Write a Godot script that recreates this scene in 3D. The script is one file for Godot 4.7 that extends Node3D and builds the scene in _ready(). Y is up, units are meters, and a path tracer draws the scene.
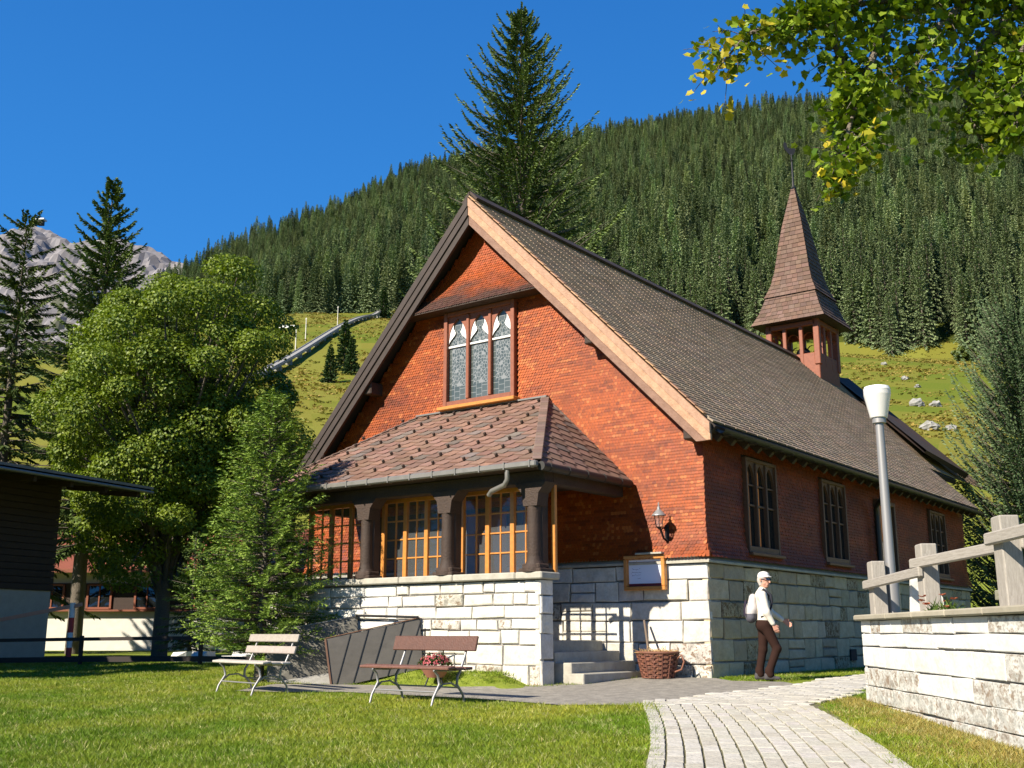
extends Node3D
# ------------------------------------------------------------------ mesh builder
class MB:
	var v := PackedVector3Array()
	var n := PackedVector3Array()
	var c := PackedColorArray()
	var uv := PackedVector2Array()
	func tri(a: Vector3, b: Vector3, d: Vector3, col := Color.WHITE) -> void:
		var m := (b - a).cross(d - a).normalized()
		v.append(a); v.append(d); v.append(b)
		n.append(m); n.append(m); n.append(m)
		c.append(col); c.append(col); c.append(col)
	func trin(a: Vector3, b: Vector3, d: Vector3, na: Vector3, nb: Vector3, nd: Vector3, col := Color.WHITE) -> void:
		v.append(a); v.append(d); v.append(b)
		n.append(na); n.append(nd); n.append(nb)
		c.append(col); c.append(col); c.append(col)
	func quad(a: Vector3, b: Vector3, d: Vector3, e: Vector3, col := Color.WHITE) -> void:
		tri(a, b, d, col); tri(a, d, e, col)
	func quaduv(a: Vector3, b: Vector3, d: Vector3, e: Vector3, r := Rect2(0, 0, 1, 1)) -> void:
		quad(a, b, d, e)
		var p := [Vector2(r.position.x, r.end.y), r.end, Vector2(r.end.x, r.position.y), r.position]
		for k in [0, 2, 1, 0, 3, 2]: uv.append(p[k])
	func box(o: Vector3, s: Vector3, col := Color.WHITE, t := Basis()) -> void:
		var h := s * 0.5
		var p := []
		for k in 8: p.append(o + t * Vector3(h.x * (1 if k & 1 else -1), h.y * (1 if k & 2 else -1), h.z * (1 if k & 4 else -1)))
		quad(p[4], p[5], p[7], p[6], col); quad(p[1], p[0], p[2], p[3], col)
		quad(p[5], p[1], p[3], p[7], col); quad(p[0], p[4], p[6], p[2], col)
		quad(p[6], p[7], p[3], p[2], col); quad(p[0], p[1], p[5], p[4], col)
	# box with chamfered edges along every side
	func cbox(o: Vector3, s: Vector3, ch: float, col := Color.WHITE, t := Basis()) -> void:
		var h := s * 0.5
		var f := []
		for ax in 3:
			for sg in [-1.0, 1.0]:
				var a1 := (ax + 1) % 3
				var a2 := (ax + 2) % 3
				var q := []
				for k in [[-1, -1], [1, -1], [1, 1], [-1, 1]]:
					var w := Vector3.ZERO
					w[ax] = sg * h[ax]; w[a1] = k[0] * (h[a1] - ch); w[a2] = k[1] * (h[a2] - ch)
					q.append(o + t * w)
				if sg > 0: quad(q[0], q[1], q[2], q[3], col)
				else: quad(q[3], q[2], q[1], q[0], col)
		for ax in 3:
			var a1 := (ax + 1) % 3
			var a2 := (ax + 2) % 3
			for s1 in [-1.0, 1.0]:
				for s2 in [-1.0, 1.0]:
					var q := []
					for k in [[-1, 0], [1, 0], [1, 1], [-1, 1]]:
						var w := Vector3.ZERO
						w[ax] = k[0] * (h[ax] - ch)
						w[a1] = s1 * (h[a1] - (ch if k[1] else 0.0)); w[a2] = s2 * (h[a2] - (0.0 if k[1] else ch))
						q.append(o + t * w)
					if s1 * s2 > 0: quad(q[0], q[1], q[2], q[3], col)
					else: quad(q[3], q[2], q[1], q[0], col)
		for s0 in [-1.0, 1.0]:
			for s1 in [-1.0, 1.0]:
				for s2 in [-1.0, 1.0]:
					var a := o + t * Vector3(s0 * h.x, s1 * (h.y - ch), s2 * (h.z - ch))
					var b := o + t * Vector3(s0 * (h.x - ch), s1 * h.y, s2 * (h.z - ch))
					var d := o + t * Vector3(s0 * (h.x - ch), s1 * (h.y - ch), s2 * h.z)
					if s0 * s1 * s2 > 0: tri(a, b, d, col)
					else: tri(a, d, b, col)
	func beam(a: Vector3, b: Vector3, w: float, h: float, col := Color.WHITE, up := Vector3.UP, ch := 0.0) -> void:
		var d := (b - a).normalized()
		var x := up.cross(d)
		if x.length() < 0.01: x = Vector3.RIGHT.cross(d)
		x = x.normalized()
		var y := d.cross(x)
		if ch > 0: cbox((a + b) * 0.5, Vector3(w, h, a.distance_to(b)), ch, col, Basis(x, y, d))
		else: box((a + b) * 0.5, Vector3(w, h, a.distance_to(b)), col, Basis(x, y, d))
	func tube(p: Array, r: Array, seg := 8, col := Color.WHITE, cap := true) -> void:
		var rings := []
		var x := Vector3.ZERO
		for i in p.size():
			var d: Vector3 = (p[mini(i + 1, p.size() - 1)] - p[maxi(i - 1, 0)]).normalized()
			if x == Vector3.ZERO: x = (Vector3.UP if absf(d.y) < 0.9 else Vector3.RIGHT).cross(d).normalized()
			x = (x - d * x.dot(d)).normalized()
			var y := d.cross(x)
			var ring := []
			for k in seg:
				var q := x * cos(TAU * k / seg) + y * sin(TAU * k / seg)
				ring.append([p[i] + q * r[i], q])
			rings.append(ring)
		for i in p.size() - 1:
			for k in seg:
				var A = rings[i][k]; var B = rings[i][(k + 1) % seg]; var D = rings[i + 1][(k + 1) % seg]; var E = rings[i + 1][k]
				trin(A[0], B[0], D[0], A[1], B[1], D[1], col); trin(A[0], D[0], E[0], A[1], D[1], E[1], col)
		if cap:
			for k in seg:
				tri(p[0], rings[0][(k + 1) % seg][0], rings[0][k][0], col)
				tri(p[-1], rings[-1][k][0], rings[-1][(k + 1) % seg][0], col)
	func lathe(o: Vector3, prof: Array, seg := 20, col := Color.WHITE) -> void:
		for i in prof.size() - 1:
			var a: Vector2 = prof[i]
			var b: Vector2 = prof[i + 1]
			var t := (b - a).normalized()
			for k in seg:
				var f := TAU * k / seg
				var g := TAU * (k + 1) / seg
				var n0 := Vector3(cos(f) * t.y, -t.x, sin(f) * t.y)
				var n1 := Vector3(cos(g) * t.y, -t.x, sin(g) * t.y)
				var A := o + Vector3(cos(f) * a.x, a.y, sin(f) * a.x)
				var B := o + Vector3(cos(g) * a.x, a.y, sin(g) * a.x)
				var D := o + Vector3(cos(g) * b.x, b.y, sin(g) * b.x)
				var E := o + Vector3(cos(f) * b.x, b.y, sin(f) * b.x)
				trin(A, D, B, n0, n1, n1, col); trin(A, E, D, n0, n0, n1, col)
	func extrude(pts: PackedVector2Array, t: Transform3D, depth: float, col := Color.WHITE) -> void:
		if Geometry2D.is_polygon_clockwise(pts): pts.reverse()
		var ix := Geometry2D.triangulate_polygon(pts)
		for k in range(0, ix.size(), 3):
			var a := pts[ix[k]]; var b := pts[ix[k + 1]]; var d := pts[ix[k + 2]]
			if (b - a).cross(d - a) < 0:
				var s := b; b = d; d = s
			tri(t * Vector3(a.x, a.y, depth / 2), t * Vector3(b.x, b.y, depth / 2), t * Vector3(d.x, d.y, depth / 2), col)
			tri(t * Vector3(a.x, a.y, -depth / 2), t * Vector3(d.x, d.y, -depth / 2), t * Vector3(b.x, b.y, -depth / 2), col)
		for k in pts.size():
			var a := pts[k]
			var b := pts[(k + 1) % pts.size()]
			quad(t * Vector3(a.x, a.y, -depth / 2), t * Vector3(b.x, b.y, -depth / 2), t * Vector3(b.x, b.y, depth / 2), t * Vector3(a.x, a.y, depth / 2), col)
	func mesh() -> ArrayMesh:
		var m := ArrayMesh.new()
		var arr := []
		arr.resize(Mesh.ARRAY_MAX)
		arr[Mesh.ARRAY_VERTEX] = v; arr[Mesh.ARRAY_NORMAL] = n; arr[Mesh.ARRAY_COLOR] = c
		if uv.size() == v.size() and uv.size() > 0: arr[Mesh.ARRAY_TEX_UV] = uv
		m.add_surface_from_arrays(Mesh.PRIMITIVE_TRIANGLES, arr)
		return m

# ------------------------------------------------------------------ nodes, names, metas
var used := {}
var M := {}
var rng := RandomNumberGenerator.new()
func numbered(s: String) -> String:
	var k: int = used.get(s, 0)
	used[s] = k + 1
	return s if k == 0 else "%s_%03d" % [s, k]
func thing(called: String, label: String, category: String, at := Vector3.ZERO, group := "") -> Node3D:
	var o := Node3D.new()
	o.name = numbered(called)
	add_child(o)
	o.position = at
	o.set_meta("label", label); o.set_meta("category", category)
	if group: o.set_meta("group", group)
	return o
func part(parent: Node3D, called: String, mesh, m: Material, at := Vector3.ZERO, label := "") -> MeshInstance3D:
	var o := MeshInstance3D.new()
	o.name = called
	o.mesh = mesh.mesh() if mesh is MB else mesh
	o.material_override = m
	o.position = at
	parent.add_child(o, true)
	if label: o.set_meta("label", label)
	return o
func single(called: String, label: String, category: String, mesh, m: Material, at := Vector3.ZERO, group := "") -> MeshInstance3D:
	var o := part(self, numbered(called), mesh, m, at)
	o.set_meta("label", label); o.set_meta("category", category)
	if group: o.set_meta("group", group)
	return o
func structure(called: String, mesh, m: Material, label := "") -> MeshInstance3D:
	var o := part(self, numbered(called), mesh, m)
	o.set_meta("kind", "structure")
	if label: o.set_meta("label", label)
	return o
func rf(a: float, b: float) -> float: return rng.randf_range(a, b)
func tint(c: Color, d: float) -> Color:
	var k := 1.0 + rf(-d, d)
	return Color(c.r * k * (1 + rf(-d, d) * 0.3), c.g * k, c.b * k * (1 + rf(-d, d) * 0.3))

# ------------------------------------------------------------------ materials
func noise_image(sd: int, freq: float, size := 256, oct := 4, type := FastNoiseLite.TYPE_SIMPLEX_SMOOTH) -> Image:
	var f := FastNoiseLite.new()
	f.seed = sd; f.frequency = freq; f.noise_type = type; f.fractal_octaves = oct
	var im := f.get_seamless_image(size, size)
	im.convert(Image.FORMAT_L8)
	return im
func two_tone(sd: int, freq: float, lo: Color, hi: Color, size := 256, oct := 4, stretch := Vector2.ONE, fine := 0.35) -> ImageTexture:
	var a := noise_image(sd, freq, size, oct)
	var b := noise_image(sd + 7, freq * 5.0, size, 3)
	var da := a.get_data()
	var db := b.get_data()
	var outp := PackedByteArray()
	outp.resize(size * size * 3)
	var ramp := []
	for k in 256: ramp.append(lo.lerp(hi, k / 255.0).linear_to_srgb())
	for y in size:
		for x in size:
			var i := (int(y * stretch.y) % size) * size + int(x * stretch.x) % size
			var t := int(clampf(da[i] * (1 - fine) + db[i] * fine, 0, 255))
			var col: Color = ramp[t]
			var o := (y * size + x) * 3
			outp[o] = col.r8; outp[o + 1] = col.g8; outp[o + 2] = col.b8
	return ImageTexture.create_from_image(Image.create_from_data(size, size, false, Image.FORMAT_RGB8, outp))
func blotched(sd: int) -> ImageTexture:
	# pale stone with ragged brown and grey stains
	var a := noise_image(sd, 0.014, 512, 5)
	var b := noise_image(sd + 3, 0.07, 512, 3)
	var c := noise_image(sd + 5, 0.012, 512, 5)
	var im := Image.create(512, 512, false, Image.FORMAT_RGB8)
	for y in 512:
		for x in 512:
			var n := a.get_pixel(x, y).r * 0.68 + b.get_pixel(x, y).r * 0.32
			var col := lin(.37, .35, .30).lerp(lin(.68, .66, .60), c.get_pixel(x, y).r)
			if n > 0.56: col = col.lerp(lin(.20, .135, .085), clampf((n - 0.56) * 14, 0, 0.85))
			elif n < 0.38: col = col.lerp(lin(.20, .19, .165), clampf((0.38 - n) * 14, 0, 0.7))
			im.set_pixel(x, y, col.linear_to_srgb())
	return ImageTexture.create_from_image(im)
func mat(called: String, col: Color, rough := 0.8, opt := {}) -> StandardMaterial3D:
	var m := StandardMaterial3D.new()
	m.resource_name = called
	m.albedo_color = col.linear_to_srgb()
	m.roughness = rough
	if opt.has("tex"):
		m.albedo_texture = opt.tex
		m.albedo_color = Color.WHITE
	if opt.get("vc", false): m.vertex_color_use_as_albedo = true
	if opt.has("tri"):
		m.uv1_triplanar = true; m.uv1_world_triplanar = true
		m.uv1_scale = Vector3.ONE * opt.tri if not opt.tri is Vector3 else opt.tri
	if opt.has("bump"):
		m.heightmap_enabled = true; m.heightmap_texture = opt.bump; m.heightmap_scale = opt.get("bs", 1.0)
	if opt.has("metal"): m.metallic = opt.metal
	if opt.has("spec"): m.metallic_specular = opt.spec
	if opt.has("back"):
		m.backlight_enabled = true
		m.backlight = opt.back.linear_to_srgb()
	m.cull_mode = BaseMaterial3D.CULL_DISABLED
	M[called] = m
	return m
func lin(r: float, g: float, b: float) -> Color: return Color(r, g, b)

# ------------------------------------------------------------------ terrain
const CX := 8.18
const CZ := 16.08
const FX := -0.6018
const FZ := -0.7986
var hill_noise := FastNoiseLite.new()
func tab(t: Array, x: float) -> float:
	if x <= t[0][0]: return t[0][1]
	for k in t.size() - 1:
		if x <= t[k + 1][0]: return lerpf(t[k][1], t[k + 1][1], (x - t[k][0]) / (t[k + 1][0] - t[k][0]))
	return t[-1][1]
const RIDGE := [[-1400, -80], [-700, -20], [-480, 90], [-420, 170], [-345, 320], [-290, 352], [-200, 384], [-90, 434], [175, 488], [480, 520], [900, 540], [2500, 580]]
const EDGE_A := [[-120, 440], [-75, 420], [115, 290], [200, 280]]
const EDGE_H := [[-260, 10], [-210, 45], [-150, 104], [-120, 124], [-75, 126], [115, 74], [200, 72]]
func along(x: float, z: float) -> Vector2:
	var q := Vector2(x - CX, z - CZ)
	return Vector2(q.x * FX + q.y * FZ, q.x * -FZ + q.y * FX)
func ter(x: float, z: float) -> float:
	var ab := along(x, z)
	var a := ab.x
	var b := ab.y
	if a <= 52.0: return 0.0
	var a1 := tab(EDGE_A, b)
	var h1 := tab(EDGE_H, b)
	var w := hill_noise.get_noise_2d(x, z) * clampf((a - 60) / 120, 0, 1)
	if a < a1:
		var t := (a - 52.0) / (a1 - 52.0)
		return h1 * (t * t * (3 - 2 * t) * 0.2 + t * 0.8) + w * 1.6
	var top := tab(RIDGE, b * 1000.0 / clampf(a, 280, 1000))
	if a < 1000: return h1 + (top - h1) * (a - a1) / (1000 - a1) + w * (1.6 + (a - a1) / 60)
	return maxf(top - (a - 1000) * 0.35 + w * 10, -40)
func ground_h(x: float, z: float) -> float:
	var y := -0.033 * clampf(z, 0, 40)
	y += 0.20 * smoothstep(3.1, 2.5, z) * smoothstep(-1.75, -2.3, x) * smoothstep(-9.0, -8.0, x) * smoothstep(-1.0, 1.0, z)
	return y + ter(x, z)
func gp(x: float, z: float, up := 0.0) -> Vector3: return Vector3(x, ground_h(x, z) + up, z)

func sheet(poly: Array, up: float, step := 0.35) -> MB:
	# a flat sheet that follows the ground inside a polygon (x, z)
	var m := MB.new()
	var p := PackedVector2Array()
	for q in poly: p.append(Vector2(q[0], q[1]))
	var r := Rect2(p[0], Vector2.ZERO)
	for q in p: r = r.expand(q)
	var x := r.position.x
	while x < r.end.x:
		var z := r.position.y
		while z < r.end.y:
			var cell := PackedVector2Array([Vector2(x, z), Vector2(x + step, z), Vector2(x + step, z + step), Vector2(x, z + step)])
			for piece in Geometry2D.intersect_polygons(p, cell):
				var ix := Geometry2D.triangulate_polygon(piece)
				for k in range(0, ix.size(), 3):
					var a: Vector2 = piece[ix[k]]; var b: Vector2 = piece[ix[k + 1]]; var d: Vector2 = piece[ix[k + 2]]
					if (b - a).cross(d - a) > 0:
						var s := b; b = d; d = s
					m.tri(gp(a.x, a.y, up), gp(b.x, b.y, up), gp(d.x, d.y, up))
			z += step
		x += step
	return m

# ------------------------------------------------------------------ stage
func _ready() -> void:
	rng.seed = 20240
	hill_noise.seed = 5
	hill_noise.frequency = 0.006
	var cam := Camera3D.new()
	cam.name = "camera"
	add_child(cam)
	cam.position = Vector3(CX, 0.69, CZ)
	cam.rotation_order = EULER_ORDER_YXZ
	cam.rotation = Vector3(deg_to_rad(12.9), deg_to_rad(37.0), 0)
	cam.fov = 38.83
	cam.near = 0.1
	cam.far = 9000
	cam.current = true
	var env := Environment.new()
	env.background_mode = Environment.BG_SKY
	var sky := Sky.new()
	var sm := ProceduralSkyMaterial.new()
	sm.sky_top_color = Color8(17, 67, 131)
	sm.sky_horizon_color = Color8(56, 128, 194)
	sm.sky_curve = 0.35
	sm.ground_bottom_color = Color8(92, 96, 62)
	sm.ground_horizon_color = Color8(120, 140, 130)
	sm.sun_angle_max = 6.0
	sm.sun_curve = 0.05
	sky.sky_material = sm
	env.sky = sky
	env.tonemap_mode = Environment.TONE_MAPPER_LINEAR
	env.tonemap_exposure = 1.95
	env.sdfgi_enabled = true
	env.ssao_enabled = true
	env.ssil_enabled = true
	env.fog_enabled = false
	env.fog_density = 0.00005
	env.fog_light_color = Color8(170, 200, 235)
	var we := WorldEnvironment.new()
	we.name = "environment"
	we.environment = env
	add_child(we)
	var sun := DirectionalLight3D.new()
	sun.name = "sun"
	add_child(sun)
	sun.light_energy = 1.6
	sun.light_angular_distance = 0.5
	sun.light_color = Color(1.0, 0.965, 0.905)
	sun.shadow_enabled = true
	sun.look_at_from_position(Vector3.ZERO, Vector3(0.17, -0.583, -0.794))
	materials()
	terrain()
	yard()
	church()
	porch()
	belfry()
	cellar_entrance()
	right_wall()
	neighbours()
	trees()
	forest()
	hillside()
	furniture()
	person()
	lawn()

func materials() -> void:
	var bump_rough := ImageTexture.create_from_image(noise_image(3, 0.02, 256, 5))
	var bump_fine := ImageTexture.create_from_image(noise_image(4, 0.06, 256, 4))
	mat("stone", Color.WHITE, 0.9, {"tex": two_tone(11, 0.012, lin(.46, .435, .38), lin(.76, .74, .69), 512, 5, Vector2.ONE, 0.45), "tri": 0.55, "vc": true, "bump": bump_rough, "bs": 2.2, "spec": 0.3})
	mat("stained_stone", Color.WHITE, 0.95, {"tex": blotched(61), "tri": 0.8, "vc": true, "bump": bump_rough, "bs": 2.2, "spec": 0.2})
	mat("mortar", Color.WHITE, 0.95, {"tex": two_tone(12, 0.03, lin(.16, .15, .13), lin(.32, .30, .27)), "tri": 0.8, "bump": bump_fine, "bs": 1.5, "spec": 0.2})
	mat("slab", Color.WHITE, 0.85, {"tex": two_tone(13, 0.015, lin(.28, .255, .20), lin(.44, .415, .34), 256, 5), "tri": 0.7, "bump": bump_rough, "bs": 0.8, "vc": true})
	mat("shingle", Color.WHITE, 0.55, {"vc": true, "spec": 0.4})
	mat("roof_tile", Color.WHITE, 0.85, {"tex": two_tone(14, 0.02, lin(.62, .62, .62), lin(1, 1, 1), 256, 5), "tri": 1.3, "vc": true, "spec": 0.25})
	mat("deck", lin(.03, .022, .018), 0.9)
	mat("old_wood", Color.WHITE, 0.75, {"tex": two_tone(15, 0.012, lin(.024, .013, .008), lin(.058, .033, .02), 256, 5, Vector2(1, 1), 0.5), "tri": Vector3(1.6, 1.6, 1.6), "bump": bump_fine, "bs": 0.6})
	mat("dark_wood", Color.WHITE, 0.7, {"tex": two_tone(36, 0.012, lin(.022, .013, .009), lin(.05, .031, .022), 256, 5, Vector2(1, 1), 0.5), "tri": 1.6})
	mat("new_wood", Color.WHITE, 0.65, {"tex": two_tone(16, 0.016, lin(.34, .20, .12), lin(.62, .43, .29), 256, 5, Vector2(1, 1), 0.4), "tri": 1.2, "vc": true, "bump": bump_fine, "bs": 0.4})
	mat("red_wood", Color.WHITE, 0.6, {"tex": two_tone(17, 0.02, lin(.165, .045, .018), lin(.27, .08, .035)), "tri": 1.5, "vc": true})
	mat("joinery", Color.WHITE, 0.4, {"tex": two_tone(18, 0.02, lin(.40, .15, .028), lin(.56, .24, .05)), "tri": 1.8})
	mat("grey_wood", Color.WHITE, 0.85, {"tex": two_tone(19, 0.02, lin(.17, .145, .115), lin(.44, .40, .34), 256, 5, Vector2(5, 0.5), 0.4), "tri": 2.0, "vc": true})
	mat("grey_rail", Color.WHITE, 0.85, {"tex": two_tone(19, 0.02, lin(.17, .145, .115), lin(.44, .40, .34), 256, 5, Vector2(0.5, 5), 0.4), "tri": 2.0, "vc": true})
	mat("brown_wood", Color.WHITE, 0.6, {"tex": two_tone(30, 0.02, lin(.085, .038, .018), lin(.14, .066, .033)), "tri": 2.0})
	mat("bench_wood", Color.WHITE, 0.6, {"tex": two_tone(20, 0.02, lin(.6, .6, .6), lin(1, 1, 1), 256, 5), "tri": 2.0, "vc": true, "bump": bump_fine, "bs": 0.4})
	mat("iron", lin(.28, .27, .26), 0.45, {"metal": 0.4})
	mat("dark_iron", lin(.02, .02, .021), 0.5, {"metal": 0.5})
	mat("gutter", lin(.045, .043, .04), 0.55, {"metal": 0.6})
	mat("zinc", Color.WHITE, 0.45, {"tex": two_tone(21, 0.02, lin(.16, .15, .13), lin(.23, .215, .19)), "tri": 0.8, "metal": 0.35})
	mat("concrete", Color.WHITE, 0.9, {"tex": two_tone(22, 0.015, lin(.20, .19, .165), lin(.34, .325, .29), 256, 5), "tri": 0.6, "bump": bump_fine, "bs": 0.5})
	mat("asphalt", Color.WHITE, 0.92, {"tex": two_tone(23, 0.03, lin(.08, .072, .058), lin(.36, .325, .265), 512, 5, Vector2.ONE, 0.5), "tri": 0.3, "bump": bump_fine, "bs": 0.8})
	mat("paver", Color.WHITE, 0.88, {"tex": two_tone(24, 0.02, lin(.34, .315, .26), lin(.56, .525, .45), 256, 5), "tri": 1.2, "vc": true, "bump": bump_fine, "bs": 0.6})
	mat("paver_joint", Color.WHITE, 0.95, {"tex": two_tone(25, 0.05, lin(.05, .055, .02), lin(.16, .14, .07)), "tri": 2.0})
	mat("soil_grass", Color.WHITE, 0.95, {"tex": two_tone(26, 0.02, lin(.09, .135, .012), lin(.25, .275, .045), 512, 5, Vector2.ONE, 0.5), "tri": 0.22, "vc": true, "spec": 0.15})
	mat("grass_blade", Color.WHITE, 0.6, {"vc": true, "back": lin(.35, .4, .1), "spec": 0.3})
	mat("leaf", Color.WHITE, 0.5, {"vc": true, "back": lin(.55, .6, .2), "spec": 0.4})
	mat("needle", Color.WHITE, 0.6, {"vc": true, "back": lin(.15, .16, .06), "spec": 0.3})
	mat("bark", Color.WHITE, 0.9, {"tex": two_tone(27, 0.04, lin(.07, .055, .04), lin(.2, .165, .125)), "tri": 2.0, "bump": bump_fine, "bs": 3.0})
	mat("rock_far", Color.WHITE, 0.95, {"tex": two_tone(28, 0.012, lin(.17, .155, .155), lin(.34, .315, .31), 512, 6, Vector2.ONE, 0.35), "tri": 0.0022, "vc": true})
	mat("white_paint", lin(.74, .73, .70), 0.6)
	mat("plaster", Color.WHITE, 0.9, {"tex": two_tone(29, 0.02, lin(.58, .545, .47), lin(.74, .70, .62)), "tri": 0.7})
	mat("grey_plaster", Color.WHITE, 0.9, {"tex": two_tone(33, 0.02, lin(.36, .31, .235), lin(.46, .40, .31)), "tri": 0.7})
	mat("sheet_metal", Color.WHITE, 0.5, {"tex": two_tone(34, 0.02, lin(.075, .066, .052), lin(.13, .115, .095)), "tri": 1.0, "metal": 0.3})
	mat("old_concrete", Color.WHITE, 0.9, {"tex": two_tone(35, 0.015, lin(.085, .078, .062), lin(.19, .175, .14), 256, 5), "tri": 0.6})
	mat("lead_glass", Color.WHITE, 0.12, {"tex": lead_texture(), "spec": 0.6})
	mat("dark_glass", lin(.012, .014, .014), 0.03, {"spec": 0.75})
	var pane := mat("pane", Color(0.9, 0.95, 0.95), 0.02)
	pane.transparency = BaseMaterial3D.TRANSPARENCY_ALPHA
	pane.albedo_color.a = 0.06
	mat("lamp_white", lin(.78, .76, .73), 0.3, {"back": lin(.6, .58, .55)})
	mat("vc_matte", Color.WHITE, 0.75, {"vc": true})
	mat("vc_cloth", Color.WHITE, 0.9, {"vc": true, "spec": 0.2})
	mat("vc_wicker", Color.WHITE, 0.7, {"vc": true})
	mat("paper", Color.WHITE, 0.6, {"tex": paper_texture()})

func lead_texture() -> ImageTexture:
	var f := FastNoiseLite.new()
	f.seed = 9; f.noise_type = FastNoiseLite.TYPE_CELLULAR; f.frequency = 0.055
	f.cellular_return_type = FastNoiseLite.RETURN_DISTANCE2_SUB
	f.fractal_type = FastNoiseLite.FRACTAL_NONE
	var g := FastNoiseLite.new()
	g.seed = 9; g.noise_type = FastNoiseLite.TYPE_CELLULAR; g.frequency = 0.055; g.cellular_return_type = FastNoiseLite.RETURN_CELL_VALUE
	g.fractal_type = FastNoiseLite.FRACTAL_NONE
	var im := Image.create(160, 480, false, Image.FORMAT_RGB8)
	for y in 480:
		for x in 160:
			var border := x < 22 or x > 137 or y < 70 or y > 395
			var e := f.get_noise_2d(x, y) + 1.0
			var k := g.get_noise_2d(x, y)
			if border:
				var bx := x % 46
				var by := (y + (20 if (x / 46) % 2 else 0)) % 34
				e = minf(minf(bx, 46 - bx), minf(by, 34 - by)) * 0.09
				k = sin(float((x / 46) * 7 + (y / 34) * 13)) * 0.7
			var col := lin(.055, .07, .066).lerp(lin(.10, .115, .108), clampf(k * 0.5 + 0.5, 0, 1))
			if e < 0.17: col = lin(.22, .23, .22)
			im.set_pixel(x, y, col.linear_to_srgb())
	return ImageTexture.create_from_image(im)
func paper_texture() -> ImageTexture:
	var im := Image.create(256, 192, false, Image.FORMAT_RGB8)
	im.fill(Color(0.84, 0.86, 0.93))
	var r := RandomNumberGenerator.new()
	r.seed = 4
	im.fill_rect(Rect2i(0, 172, 256, 20), Color(0.42, 0.1, 0.16))
	im.fill_rect(Rect2i(60, 10, 3, 3), Color(0.3, 0.3, 0.35))
	# a few lines of pen strokes, as small and unreadable as in the photograph
	for row in [[66, 26, 84], [88, 18, 96], [108, 22, 90], [134, 62, 86]]:
		var x: int = row[1]
		while x < row[2]:
			var w := r.randi_range(2, 7)
			im.fill_rect(Rect2i(x, row[0] + r.randi_range(-4, 4), w, r.randi_range(2, 5)), Color(0.42, 0.42, 0.55))
			x += w + r.randi_range(2, 5)
	return ImageTexture.create_from_image(im)

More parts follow.
